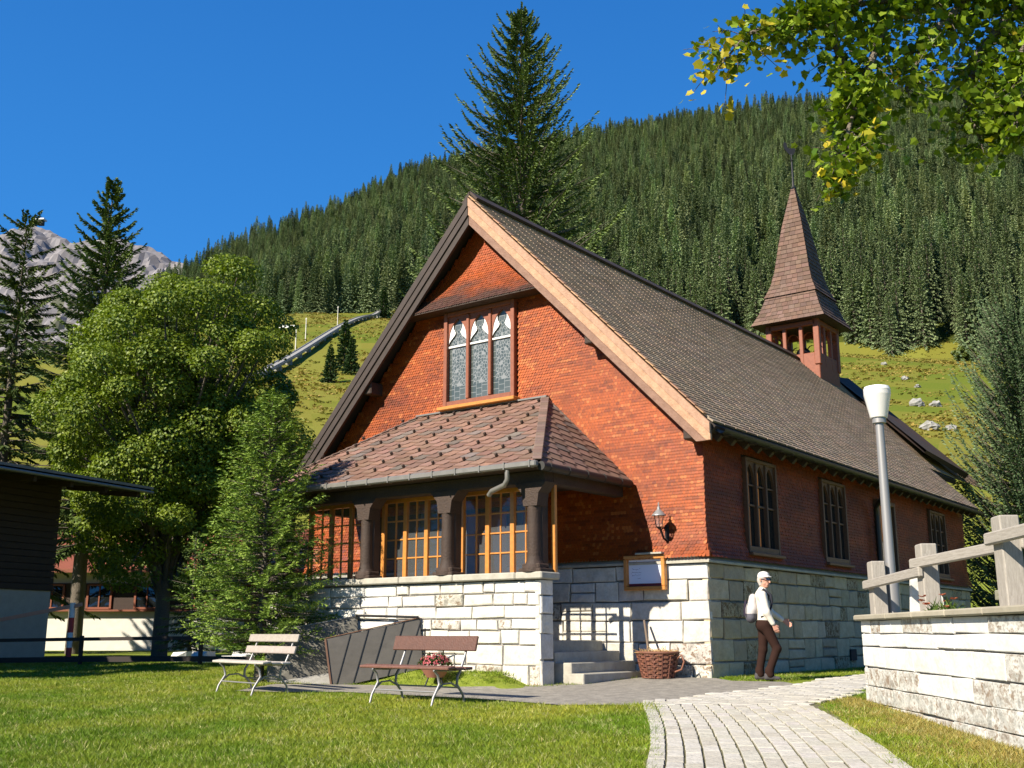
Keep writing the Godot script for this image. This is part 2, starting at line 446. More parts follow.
func terrain() -> void:
	var m := MB.new()
	var rs := [0.0]
	var r := 0.0
	while r < 5200:
		r += maxf(0.6, r * 0.045) if r < 1200 else r * 0.12
		rs.append(r)
	var segs := 220
	var gn := FastNoiseLite.new()
	gn.seed = 77; gn.frequency = 0.012
	var gn2 := FastNoiseLite.new()
	gn2.seed = 78; gn2.frequency = 0.12
	var pts := []
	var cols := []
	for i in rs.size():
		var row := []
		var crow := []
		for k in segs + 1:
			var a := TAU * (k % segs) / segs
			var x: float = cos(a) * rs[i]
			var z: float = 4.0 + sin(a) * rs[i]
			row.append(Vector3(x, ground_h(x, z), z))
			# dry straw-coloured turf on the hill, fresh lawn by the church
			var ab := along(x, z)
			var dry := clampf(0.58 + gn.get_noise_2d(x, z) * 1.4 + gn2.get_noise_2d(x, z) * 0.9 + rf(-.12, .12), 0, 1)
			var near := smoothstep(120, 40, ab.x)
			var c := lin(.66, .68, .6).lerp(lin(1.2, .82, 1.1), dry)
			c = c.lerp(lin(1.0, 1.0, 1.0).lerp(lin(1.25, 1.05, 1.0), dry * 0.5), near)
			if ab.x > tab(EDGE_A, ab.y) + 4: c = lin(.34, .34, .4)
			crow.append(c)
		pts.append(row); cols.append(crow)
	for i in rs.size() - 1:
		for k in segs:
			var a: Vector3 = pts[i][k]; var b: Vector3 = pts[i][k + 1]; var d: Vector3 = pts[i + 1][k + 1]; var e: Vector3 = pts[i + 1][k]
			m.quad(a, b, d, e, cols[i][k])
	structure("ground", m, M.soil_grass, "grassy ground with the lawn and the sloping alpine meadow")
	# rocky mountain far behind
	var mt := MB.new()
	var mn := FastNoiseLite.new()
	mn.seed = 31; mn.frequency = 0.0016; mn.fractal_octaves = 6; mn.fractal_type = FastNoiseLite.FRACTAL_RIDGED
	var sky_h := [[-2300, 500], [-1900, 880], [-1560, 985], [-1420, 1035], [-1362, 1082], [-1308, 1098], [-1210, 1045], [-1060, 1055], [-950, 1010], [-760, 900], [-300, 640], [300, 500]]
	var g := []
	var rn := FastNoiseLite.new()
	rn.seed = 12; rn.frequency = 0.019; rn.fractal_octaves = 5
	for i in 121:
		var row := []
		var d := 1900.0 + i * 10.67
		for k in 241:
			var b := -2400.0 + k * 11.0
			var top := tab(sky_h, b)
			var t := i / 120.0
			var rise := minf(t / 0.72, 1.0)
			var y := top * (0.25 + 0.75 * pow(rise, 1.25)) - maxf(t - 0.72, 0) * 1700
			y += mn.get_noise_2d(b, d) * 95 * (1.0 - absf(rise - 0.6) * 0.9) * (0.12 if t > 0.69 and t < 0.76 else 1.0)
			y += rn.get_noise_2d(b, d * 1.6) * 34 * (0.45 if t > 0.68 else 1.0)
			row.append(Vector3(CX + FX * d - FZ * b, y, CZ + FZ * d + FX * b))
		g.append(row)
	for i in 120:
		for k in 240:
			var p: Vector3 = g[i][k]
			var v := 0.5 + rn.get_noise_2d(k * 13.0, i * 30.0) * 0.9 + rf(-.3, .3)
			var c := lin(1, 1, 1).lerp(lin(.5, .49, .5), clampf(v, 0, 1))
			if v > 0.62 and i < 60: c = lin(.42, .46, .3)
			mt.tri(g[i][k], g[i][k + 1], g[i + 1][k + 1], c); mt.tri(g[i][k], g[i + 1][k + 1], g[i + 1][k], c)
	structure("mountain", mt, M.rock_far, "bare grey rocky mountain beyond the forested slope")
	var st := thing("summit_station", "tiny pale flat-roofed cable car station on the grey rocky summit", "building", Vector3(CX + FX * 2822 - FZ * -1296, 1098, CZ + FZ * 2822 + FX * -1296))
	var w := MB.new()
	w.box(Vector3(0, 4, 0), Vector3(15, 14, 14), Color.WHITE, Basis(Vector3.UP, 0.6))
	part(st, "wall", w, M.old_wood)
	w = MB.new()
	w.box(Vector3(0, 12.5, 0), Vector3(25, 4, 20), Color.WHITE, Basis(Vector3.UP, 0.6))
	part(st, "roof", w, M.white_paint)

# ------------------------------------------------------------------ ground surfaces by the church
const PD := Vector2(-0.482, -0.876)   # direction of the paved path
const PP := Vector2(0.876, -0.482)
func stone_block(m: MB, u0: float, v0: float, u1: float, v1: float, depth: float, bulge: float, bev: float, jit: float, col: Color) -> void:
	# a rough block in the u-v plane (x, y), front towards +z
	var o := []
	var i := []
	var cs := [Vector2(u0, v0), Vector2(u1, v0), Vector2(u1, v1), Vector2(u0, v1)]
	var mid := Vector2((u0 + u1) / 2, (v0 + v1) / 2)
	for k in 4:
		var q: Vector2 = cs[k] + Vector2(rf(-jit, jit), rf(-jit, jit))
		o.append(Vector3(q.x, q.y, 0))
		var w := q + Vector2(signf(mid.x - q.x) * bev * rf(0.7, 1.3), signf(mid.y - q.y) * bev * rf(0.7, 1.3))
		i.append(Vector3(w.x, w.y, bulge * rf(0.6, 1.1)))
	var ctr := Vector3(mid.x + rf(-.03, .03), mid.y + rf(-.02, .02), bulge * rf(0.85, 1.35))
	for k in 4:
		var l := (k + 1) % 4
		m.quad(o[k], o[l], i[l], i[k], col)
		m.tri(i[k], i[l], ctr, col)
		m.quad(o[k] + Vector3(0, 0, -depth), o[l] + Vector3(0, 0, -depth), o[l], o[k], col)
func yard() -> void:
	var asphalt := [[-6.0, 3.7], [-5.6, 3.6], [-4.06, 3.25], [-3.1, 3.2], [-1.9, 2.9], [-1.6, 2.0], [-1.17, 1.9], [-1.17, 0.05], [0.13, 0.1], [0.6, 0.52], [1.4, 0.44], [1.84, 0.92], [1.39, 3.07], [1.5, 4.4], [0.42, 4.83], [-1.01, 4.57], [-3.65, 4.45], [-4.46, 4.84], [-5.4, 5.0]]
	structure("forecourt", sheet(asphalt, 0.014, 0.4), M.asphalt, "grey asphalt in front of the porch steps")
	# path: bed of joints with separate paving stones
	var o := Vector2(3.82, 8.65) - PD * 3.9
	var bed := []
	for q in [[0.0, 0.0], [0.0, 1.9], [9.1, 1.9], [9.1, 0.0]]:
		var w: Vector2 = o + PD * q[0] + PP * q[1]
		bed.append([w.x, w.y])
	var path := structure("path", sheet(bed, 0.010, 0.4), M.paver_joint, "pale paved footpath with long weedy joints")
	var shapes := []
	for k in 14:
		var m := MB.new()
		var cc := Color(1, 1, 1) * rf(0.82, 1.12)
		cc = Color(cc.r * rf(.98, 1.03), cc.g, cc.b * rf(.93, 1.03))
		stone_block(m, -0.0635, -0.1495, 0.0635, 0.1495, 0.03, 0.004, 0.003, 0.003, cc)
		shapes.append(m.mesh())
	var rest := MB.new()
	for i in 31:
		for j in 13:
			var s := 0.16 + i * 0.30 + (0.13 if j % 2 else 0.0) + rf(-.012, .012)
			var bend := -0.16 * smoothstep(6.0, 9.3, s) + 0.010 * sin(s * 1.7)
			var w := o + PD * s + PP * (0.075 + j * 0.146 + bend)
			var bs := Basis(Vector3(PP.x, 0, PP.y), Vector3(PD.x, -0.033 * PD.y, PD.y).normalized(), Vector3(0, 1, 0.033).normalized())
			if i >= 8 and (i - 8) * 13 + j < 299:
				var pv := part(path, "paving_stone", shapes[rng.randi() % 14], M.paver, gp(w.x, w.y, 0.022 + rf(-.003, .003)))
				pv.basis = bs * Basis(Vector3.RIGHT, rf(-.012, .012))
			else:
				var mm := MB.new()
				stone_block(mm, -0.0635, -0.1495, 0.0635, 0.1495, 0.03, 0.004, 0.003, 0.003, Color(1, 1, 1) * rf(0.82, 1.1))
				for k in mm.v.size():
					rest.v.append(gp(w.x, w.y, 0.022) + bs * mm.v[k]); rest.n.append(bs * mm.n[k]); rest.c.append(mm.c[k])
	part(path, "small_paving", rest, M.paver).set_meta("kind", "stuff")
	# crossing band of pale worn setts in front of the church corner
	var band := [[1.48, 4.35], [1.39, 3.07], [1.84, 0.92], [1.62, -1.6], [1.5, -6.0], [2.6, -6.0], [2.75, -1.0], [2.95, 1.6], [3.1, 3.3], [3.05, 3.7], [2.2, 4.1]]
	var band_o := structure("crossing_path", sheet(band, 0.016, 0.3), M.paver_joint, "pale worn stone band crossing before the church corner")
	var poly := PackedVector2Array()
	for q in band: poly.append(Vector2(q[0], q[1]))
	var cnt := 0
	var mb2 := MB.new()
	for i in 62:
		for j in 8:
			var p := Vector2(1.35 + j * 0.27 + (0.13 if i % 2 else 0.0), 4.3 - i * 0.17)
			if not Geometry2D.is_point_in_polygon(p, poly): continue
			var bs := Basis(Vector3.RIGHT, Vector3(0, 0.033 if p.y > 0 else 0.0, -1).normalized(), Vector3(0, 1, 0.033 if p.y > 0 else 0.0).normalized())
			if cnt < 240:
				var mm := MB.new()
				stone_block(mm, -0.13, -0.08, 0.13, 0.08, 0.03, 0.005, 0.005, 0.006, Color(1, .99, .96) * rf(0.85, 1.12))
				var pv := part(band_o, "sett", mm, M.paver, gp(p.x, p.y, 0.024 + rf(-.002, .002)))
				pv.basis = bs
			cnt += 1

# ------------------------------------------------------------------ masonry
func masonry(parent: Node3D, o: Vector3, u: Vector3, n: Vector3, width: float, courses: Array, lmin: float, lmax: float, joint: float, bulge: float, skip = null, tone := [0.8, 1.1], slope := 0.0, stain := 0.12, warm := 0.95) -> void:
	var up := Vector3.UP
	var bs := Basis(u, up, n)
	var y := 0.0
	for h in courses:
		var x := 0.0
		while x < width - 0.02:
			var l := rf(lmin, lmax)
			if width - x - l < lmin * 0.7: l = width - x
			var c := Vector2(x + l / 2, y + h / 2)
			if skip == null or not skip.call(c, l, h):
				var m := MB.new()
				var k := rf(tone[0], tone[1])
				var col := Color(k, k * rf(.97, 1.0) * lerpf(1.0, warm, 0.4), k * rf(.92, 1.0) * warm)
				var sm: Material = M.stained_stone if rng.randf() < stain * (2.0 if y < 0.6 else 0.6) else M.stone
				if l > 0.5 and h > 0.27 and rng.randf() < 0.18:
					# two thin stones in one course
					stone_block(m, -l / 2 + joint / 2, -h / 2 + joint / 2, l / 2 - joint / 2, -joint * 0.3, 0.10, bulge * rf(.6, 1.3), bulge * 0.8, joint * 0.6, col)
					part(parent, "stone", m, sm, o + u * c.x + up * (c.y + slope * c.x)).basis = bs
					m = MB.new()
					stone_block(m, -l / 2 + joint / 2, joint * 0.6, l / 2 - joint / 2, h / 2 - joint / 2, 0.10, bulge * rf(.6, 1.3), bulge * 0.8, joint * 0.6, col * rf(.92, 1.08))
				else:
					stone_block(m, -l / 2 + joint / 2, -h / 2 + joint / 2, l / 2 - joint / 2, h / 2 - joint / 2, 0.10, bulge * rf(.3, 1.3), bulge * 0.9, joint * 0.6, col)
				part(parent, "stone", m, sm, o + u * c.x + up * (c.y + slope * c.x)).basis = bs
			x += l
		y += h

# ------------------------------------------------------------------ shingles on a wall: one rounded plate each, joined
func shingles(m: MB, place: Callable, u0: float, u1: float, v0: float, v1: float, sw: float, ex: float, inside: Callable, colour: Callable) -> void:
	# place(u, v, lift) gives the point of the wall
	var rows := int((v1 - v0) / ex)
	for i in rows:
		var v := v0 + i * ex
		var u := u0 + (sw * 0.5 if i % 2 else 0.0)
		while u < u1:
			if inside.call(u, v + ex * 0.5):
				var w := sw * 0.47
				var lo := 0.013 + rf(-.004, .005)
				var col: Color = colour.call(u, v)
				var dv := rf(-.004, .004)
				var a: Vector3 = place.call(u - w, v + ex * 1.15, 0.001)
				var b: Vector3 = place.call(u + w, v + ex * 1.15, 0.001)
				var c: Vector3 = place.call(u + w, v + ex * 0.34 + dv, lo * 0.8)
				var d: Vector3 = place.call(u - w, v + ex * 0.34 + dv, lo * 0.8)
				var e: Vector3 = place.call(u + w * 0.5, v + dv, lo)
				var f: Vector3 = place.call(u - w * 0.5, v + dv, lo)
				m.quad(d, c, b, a, col)
				m.quad(f, e, c, d, col)
				var e2: Vector3 = place.call(u + w * 0.5, v + dv, 0.0)
				var f2: Vector3 = place.call(u - w * 0.5, v + dv, 0.0)
				m.quad(f2, e2, e, f, col)
				var c2: Vector3 = place.call(u + w, v + ex * 0.34 + dv, 0.0)
				m.quad(e2, c2, c, e, col)
				var d2: Vector3 = place.call(u - w, v + ex * 0.34 + dv, 0.0)
				m.quad(d2, f2, f, d, col)
			u += sw

# ------------------------------------------------------------------ church
var C: Node3D
const AX := -4.69     # axis of the nave
const RY := 9.18      # ridge
const SL := 1.01      # slope of the right roof side
const SLL := 1.085    # the left side is a little steeper
const BACK := -15.4
var wn := FastNoiseLite.new()
func roof_y(x: float) -> float: return RY - (SL if x > AX else SLL) * absf(x - AX)
func bar(parent: Node3D, called: String, m: Material, boxes: Array) -> MeshInstance3D:
	var b := MB.new()
	for q in boxes: b.cbox(q[0], q[1], 0.006)
	return part(parent, called, b, m)
# three-light window with pointed heads; origin at the middle of the sill, u along the wall, n outwards
func lancet_window(o: Vector3, u: Vector3, n: Vector3, w: float, h: float, glass: Material, wood: Material, trace: Material, label: String, fw := 0.09, bw := 0.075) -> void:
	var t := Transform3D(Basis(u, Vector3.UP, n), o)
	var fr := MB.new()
	fr.cbox(t * Vector3(-w / 2 + fw / 2, h / 2, 0.03), Vector3(fw, h, 0.12), 0.008, Color.WHITE, t.basis)
	fr.cbox(t * Vector3(w / 2 - fw / 2, h / 2, 0.03), Vector3(fw, h, 0.12), 0.008, Color.WHITE, t.basis)
	fr.cbox(t * Vector3(0, h - fw / 2, 0.03), Vector3(w - fw * 2, fw, 0.11), 0.008, Color.WHITE, t.basis)
	fr.cbox(t * Vector3(0, 0.055, 0.03), Vector3(w - fw * 2, 0.11, 0.11), 0.008, Color.WHITE, t.basis)
	var win := part(C, "window", fr, wood, Vector3.ZERO, label)
	var sill := MB.new()
	sill.cbox(t * Vector3(0, -0.03, 0.07), Vector3(w + 0.08, 0.06, 0.2), 0.01, Color.WHITE, t.basis)
	part(win, "sill", sill, wood)
	var lw := (w - fw * 2 - bw * 2) / 3.0
	var top := h - fw
	for k in 3:
		var cx := -w / 2 + fw + lw / 2 + k * (lw + bw)
		if k > 0:
			var mu := MB.new()
			mu.cbox(t * Vector3(cx - lw / 2 - bw / 2, h / 2 + 0.01, 0.03), Vector3(bw, h - fw - 0.13, 0.10), 0.012, Color.WHITE, t.basis)
			part(win, "mullion", mu, wood)
		# pointed head: board with an ogee cut
		var hd := MB.new()
		var hh := lw * 1.15
		var pts := []
		for s in 13:
			var x := -lw / 2 + lw * s / 12.0
			var q := absf(x) / (lw / 2)
			var y := sqrt(maxf(0.0, 1.0 - pow((q + 0.6) / 1.6, 2.0))) / 0.927 * hh * 0.92
			pts.append(Vector2(x, top - hh + y * 0.98))
		for s in 12:
			var a: Vector2 = pts[s]
			var b: Vector2 = pts[s + 1]
			for z in [0.045]:
				hd.quad(t * Vector3(cx + a.x, a.y, z), t * Vector3(cx + b.x, b.y, z), t * Vector3(cx + b.x, top, z), t * Vector3(cx + a.x, top, z))
			hd.quad(t * Vector3(cx + a.x, a.y, -0.02), t * Vector3(cx + b.x, b.y, -0.02), t * Vector3(cx + b.x, b.y, 0.045), t * Vector3(cx + a.x, a.y, 0.045))
		part(win, "pointed_head", hd, wood)
		if trace:
			# white corner pieces and bar under the pointed head
			var wp := MB.new()
			var y0 := top - hh - 0.05
			for side in [-1.0, 1.0]:
				for q in 14:
					var edge := []
					for e in [q / 14.0, (q + 1) / 14.0]:
						# half width of the pointed arch and of the spade-shaped opening inside it
						var g: float = e * hh * 0.92
						var wa := lw / 2 * maxf(0.0, 1.6 * sqrt(maxf(0.0, 1.0 - pow(e * 0.927, 2.0))) - 0.6)
						var wi := minf(wa * 0.98, lerpf(lw * 0.48, lw * 0.13, smoothstep(0.0, 0.42, e)) if e < 0.42 else lerpf(lw * 0.13, lw * 0.24, smoothstep(0.42, 0.62, e)))
						edge.append([Vector3(cx + side * wa, y0 + 0.05 + g, 0.03), Vector3(cx + side * wi, y0 + 0.05 + g, 0.03)])
					if edge[0][0].distance_to(edge[0][1]) > 0.004: wp.quad(t * edge[0][0], t * edge[0][1], t * edge[1][1], t * edge[1][0])
			wp.cbox(t * Vector3(cx, top - hh - 0.07, 0.02), Vector3(lw, 0.04, 0.03), 0.005, Color.WHITE, t.basis)
			part(win, "tracery", wp, trace)
		else:
			var tb := MB.new()
			tb.cbox(t * Vector3(cx, h * 0.50, 0.02), Vector3(lw, 0.035, 0.03), 0.005, Color.WHITE, t.basis)
			tb.cbox(t * Vector3(cx, top - hh, 0.02), Vector3(lw, 0.03, 0.03), 0.005, Color.WHITE, t.basis)
			part(win, "transom", tb, wood)
		var gl := MB.new()
		gl.quaduv(t * Vector3(cx - lw / 2, 0.1, 0), t * Vector3(cx + lw / 2, 0.1, 0), t * Vector3(cx + lw / 2, top, 0), t * Vector3(cx - lw / 2, top, 0), Rect2(0.0, 0, 1, 1))
		part(win, "pane", gl, glass)

func church() -> void:
	wn.seed = 41; wn.frequency = 0.5
	C = thing("church", "small alpine church with orange shingled gable, steep brown roof and a belfry spire", "church")
	# stone base: mortar core and separate blocks
	var core := MB.new()
	core.box(Vector3(-4.69, 0.80, -0.24), Vector3(9.36, 1.96, 0.40))
	core.box(Vector3(-0.25, 0.80, -7.9), Vector3(0.42, 1.96, 14.9))
	core.box(Vector3(-9.15, 0.80, -7.9), Vector3(0.42, 1.96, 14.9))
	core.box(Vector3(-4.69, 0.80, -15.2), Vector3(9.36, 1.96, 0.40))
	var base := part(C, "stone_base", core, M.mortar)
	masonry(base, Vector3(-9.38, -0.06, 0), Vector3.RIGHT, Vector3.BACK, 9.39, [0.27, 0.33, 0.36, 0.31, 0.34, 0.26], 0.42, 1.0, 0.022, 0.017, func(c, l, h): return c.x < 3.2)
	masonry(base, Vector3(0, -0.06, 0), Vector3.FORWARD, Vector3.RIGHT, -BACK, [0.30, 0.36, 0.33, 0.29, 0.34, 0.25], 0.34, 0.85, 0.026, 0.018, null, [0.56, 0.82], 0.0, 0.15, 0.62)  # shaded side: darker, warmer shade tone put into the stone colour
	# sloping weathering course on the base
	for side in 2:
		var l := 9.38 if side == 0 else -BACK
		var x := 0.0
		while x < l:
			var w := minf(rf(0.55, 0.95), l - x)
			if l - x - w < 0.3: w = l - x
			var m := MB.new()
			var k := Color(1, 1, 1) * rf(0.85, 1.15)
			var prof := [Vector2(0.075, 1.81), Vector2(0.075, 1.845), Vector2(-0.06, 1.965), Vector2(-0.10, 1.81)]
			var e := 0.075 if x == 0.0 and side == 1 else 0.0
			var pa := []
			for q in prof:
				var p0 := Vector3(-x - 0.003 + (q.x if x == 0.0 else 0.0), q.y, q.x) if side == 0 else Vector3(q.x, q.y, -x - 0.003 + (q.x if x == 0.0 else 0.0))
				var p1 := Vector3(-x - w + 0.004, q.y, q.x) if side == 0 else Vector3(q.x, q.y, -x - w + 0.004)
				pa.append([p0, p1])
			for i in 4:
				var a = pa[i]; var b = pa[(i + 1) % 4]
				m.quad(a[0], a[1], b[1], b[0], k)
			m.quad(pa[0][0], pa[1][0], pa[2][0], pa[3][0], k); m.quad(pa[3][1], pa[2][1], pa[1][1], pa[0][1], k)
			part(base, "coping_stone", m, M.slab)
			x += w
	var vent := MB.new()
	vent.box(Vector3(0.035, 0.27, -6.2), Vector3(0.03, 0.22, 0.32))
	part(base, "vent", vent, M.deck)
	# walls
	var wall := MB.new()
	wall.extrude(PackedVector2Array([Vector2(-9.36, 1.8), Vector2(-0.02, 1.8), Vector2(-0.02, 3.75), Vector2(AX, 8.6), Vector2(-9.36, 3.75)]), Transform3D(Basis(), Vector3(0, 0, -0.13)), 0.2)
	wall.box(Vector3(-0.13, 2.8, -7.8), Vector3(0.2, 2.0, 15.0))
	wall.box(Vector3(-9.25, 2.8, -7.8), Vector3(0.2, 2.0, 15.0))
	wall.extrude(PackedVector2Array([Vector2(-9.36, 1.8), Vector2(-0.02, 1.8), Vector2(-0.02, 3.75), Vector2(AX, 8.6), Vector2(-9.36, 3.75)]), Transform3D(Basis(), Vector3(0, 0, -15.2)), 0.2)
	part(C, "wall", wall, M.deck)
	var sw := 0.062
	var ex := 0.052
	var front := MB.new()
	var fz := func(y: float) -> float:
		var z := 0.12 * pow(maxf(0.0, 1.0 - (y - 1.9) / 0.55), 2.0)
		return z
	var front_in := func(u: float, v: float) -> bool:
		if absf(u - AX) > 4.70 or v > roof_y(u) - 0.42: return false
		if v > 7.1: return false
		if absf(u + 4.69) < 0.89 and v > 5.02 and v < 6.95: return false
		if v < 4.9 and u > -6.9 and u < -3.0 and v < 4.2: return u < -6.0 or v > 2.9 or u > -4.0
		return true
	var front_c := func(u: float, v: float) -> Color:
		var k := wn.get_noise_2d(u * 1.3, v * 5.0) * 0.6 + wn.get_noise_2d(u * 0.5 + 30, v * 0.5) * 0.9
		# patches of fresh orange and of duller red boards
		var age := clampf(0.42 + k * 0.62, 0, 1)
		var c := lin(.37, .073, .006).lerp(lin(.155, .030, .008), age)
		var streak := wn.get_noise_2d(u * 3.0 + 70, v * 41.0)
		if streak > 0.22 and rng.randf() < 0.4: c = c.lerp(lin(.46, .15, .035), 0.5)  # highlights along some rows, put into the shingle colour
		if streak < -0.25: c = c * 0.72
		return tint(c, 0.13)
	shingles(front, func(u, v, l): return Vector3(clampf(u, -9.38, fz.call(v) + 0.012), v, fz.call(v) + l), -9.42, 0.03, 1.9, 7.1, sw, ex, front_in, front_c)
	part(C, "gable_shingles", front, M.shingle).set_meta("kind", "stuff")
	# upper gable flares out over the window
	var gz := func(y: float) -> float: return 0.015 + 0.36 * pow(maxf(0.0, 1.0 - (y - 6.98) / 1.05), 2.0)
	var upper := MB.new()
	shingles(upper, func(u, v, l): return Vector3(u, v, gz.call(v) + l), -7.2, -2.2, 6.98, 8.8, sw, ex, func(u, v): return v < roof_y(u) - 0.42, func(u, v):
		var k := wn.get_noise_2d(u * 1.5, v * 4.0)
		# bare grey-brown weathered rows at the drip edge
		var age := clampf(1.35 - (v - 6.98) / 0.42 + k * 0.9, 0, 1)
		return tint(lin(.29, .056, .008).lerp(lin(.075, .036, .026), age), 0.16))
	part(C, "flared_shingles", upper, M.shingle).set_meta("kind", "stuff")
	var soff := MB.new()
	soff.box(Vector3(AX, 6.965, 0.19), Vector3(4.9 - 0.8, 0.025, 0.36))
	part(C, "flare_soffit", soff, M.old_wood)
	# side wall
	var side := MB.new()
	var wins := [-2.12, -5.62, -12.75]
	var side_in := func(u: float, v: float) -> bool:
		for w in wins:
			if absf(u - w) < 0.66 and v > 2.04 and v < 3.75: return false
		if absf(u + 8.75) < 0.62 and v < 3.6: return false
		return true
	shingles(side, func(u, v, l): return Vector3(fz.call(v) + l, v, minf(u, fz.call(v) + 0.006)), BACK + 0.1, 0.06, 1.9, 3.95, 0.075, 0.062, side_in, func(u, v):
		var k := wn.get_noise_2d(u * 1.1 + 9, v * 4.0)
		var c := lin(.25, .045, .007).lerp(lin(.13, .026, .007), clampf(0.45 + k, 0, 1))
		return tint(c, 0.2))
	part(C, "side_shingles", side, M.shingle).set_meta("kind", "stuff")
	var cor := MB.new()
	for i in 18:
		var y := 1.9 + i * 0.1
		var o: float = fz.call(y + 0.05) - 0.004
		cor.box(Vector3(o / 2 - 0.06, y + 0.05, o / 2 - 0.06), Vector3(o + 0.12, 0.1, o + 0.12), tint(lin(.26, .055, .012), 0.1))
	part(C, "corner_board", cor, M.shingle)
	lancet_window(Vector3(-4.69, 5.02, 0.02), Vector3.RIGHT, Vector3.BACK, 1.76, 1.93, M.lead_glass, M.red_wood, M.white_paint, "triple leaded window in the gable")
	var sillbox := MB.new()
	sillbox.cbox(Vector3(-4.69, 4.985, 0.1), Vector3(1.9, 0.07, 0.24), 0.012)
	part(C, "window_ledge", sillbox, M.joinery)
	for w in wins:
		lancet_window(Vector3(-0.01, 2.06, w), Vector3.FORWARD, Vector3.RIGHT, 1.3, 1.66, M.dark_glass, M.brown_wood, null, "dark side window with three pointed lights", 0.06, 0.05)
	# side door beside the downpipe
	var df := MB.new()
	df.cbox(Vector3(0.04, 2.75, -8.22), Vector3(0.14, 1.75, 0.1), 0.01)
	df.cbox(Vector3(0.04, 2.75, -9.28), Vector3(0.14, 1.75, 0.1), 0.01)
	df.cbox(Vector3(0.04, 3.57, -8.75), Vector3(0.14, 0.1, 0.96), 0.01)
	df.cbox(Vector3(0.04, 2.75, -8.75), Vector3(0.10, 1.6, 0.08), 0.01)
	var sd := part(C, "side_window", df, M.brown_wood)
	for z in [-8.48, -9.01]:
		var gl := MB.new()
		gl.box(Vector3(0.02, 2.75, z), Vector3(0.02, 1.6, 0.44))
		part(sd, "pane", gl, M.dark_glass)
	var dp := MB.new()
	dp.tube([Vector3(0.5, 3.72, -7.55), Vector3(0.42, 3.6, -7.6), Vector3(0.16, 3.4, -7.85), Vector3(0.13, 3.2, -7.95), Vector3(0.13, 0.1, -7.95)], [0.05, 0.05, 0.05, 0.05, 0.05], 10)
	part(C, "downpipe", dp, M.gutter)
	church_roof()
	# lining that keeps daylight out of the nave
	var inner := MB.new()
	inner.box(Vector3(-4.69, 0.3, -7.7), Vector3(8.6, 0.1, 14.6))
	part(C, "nave_floor", inner, M.deck)

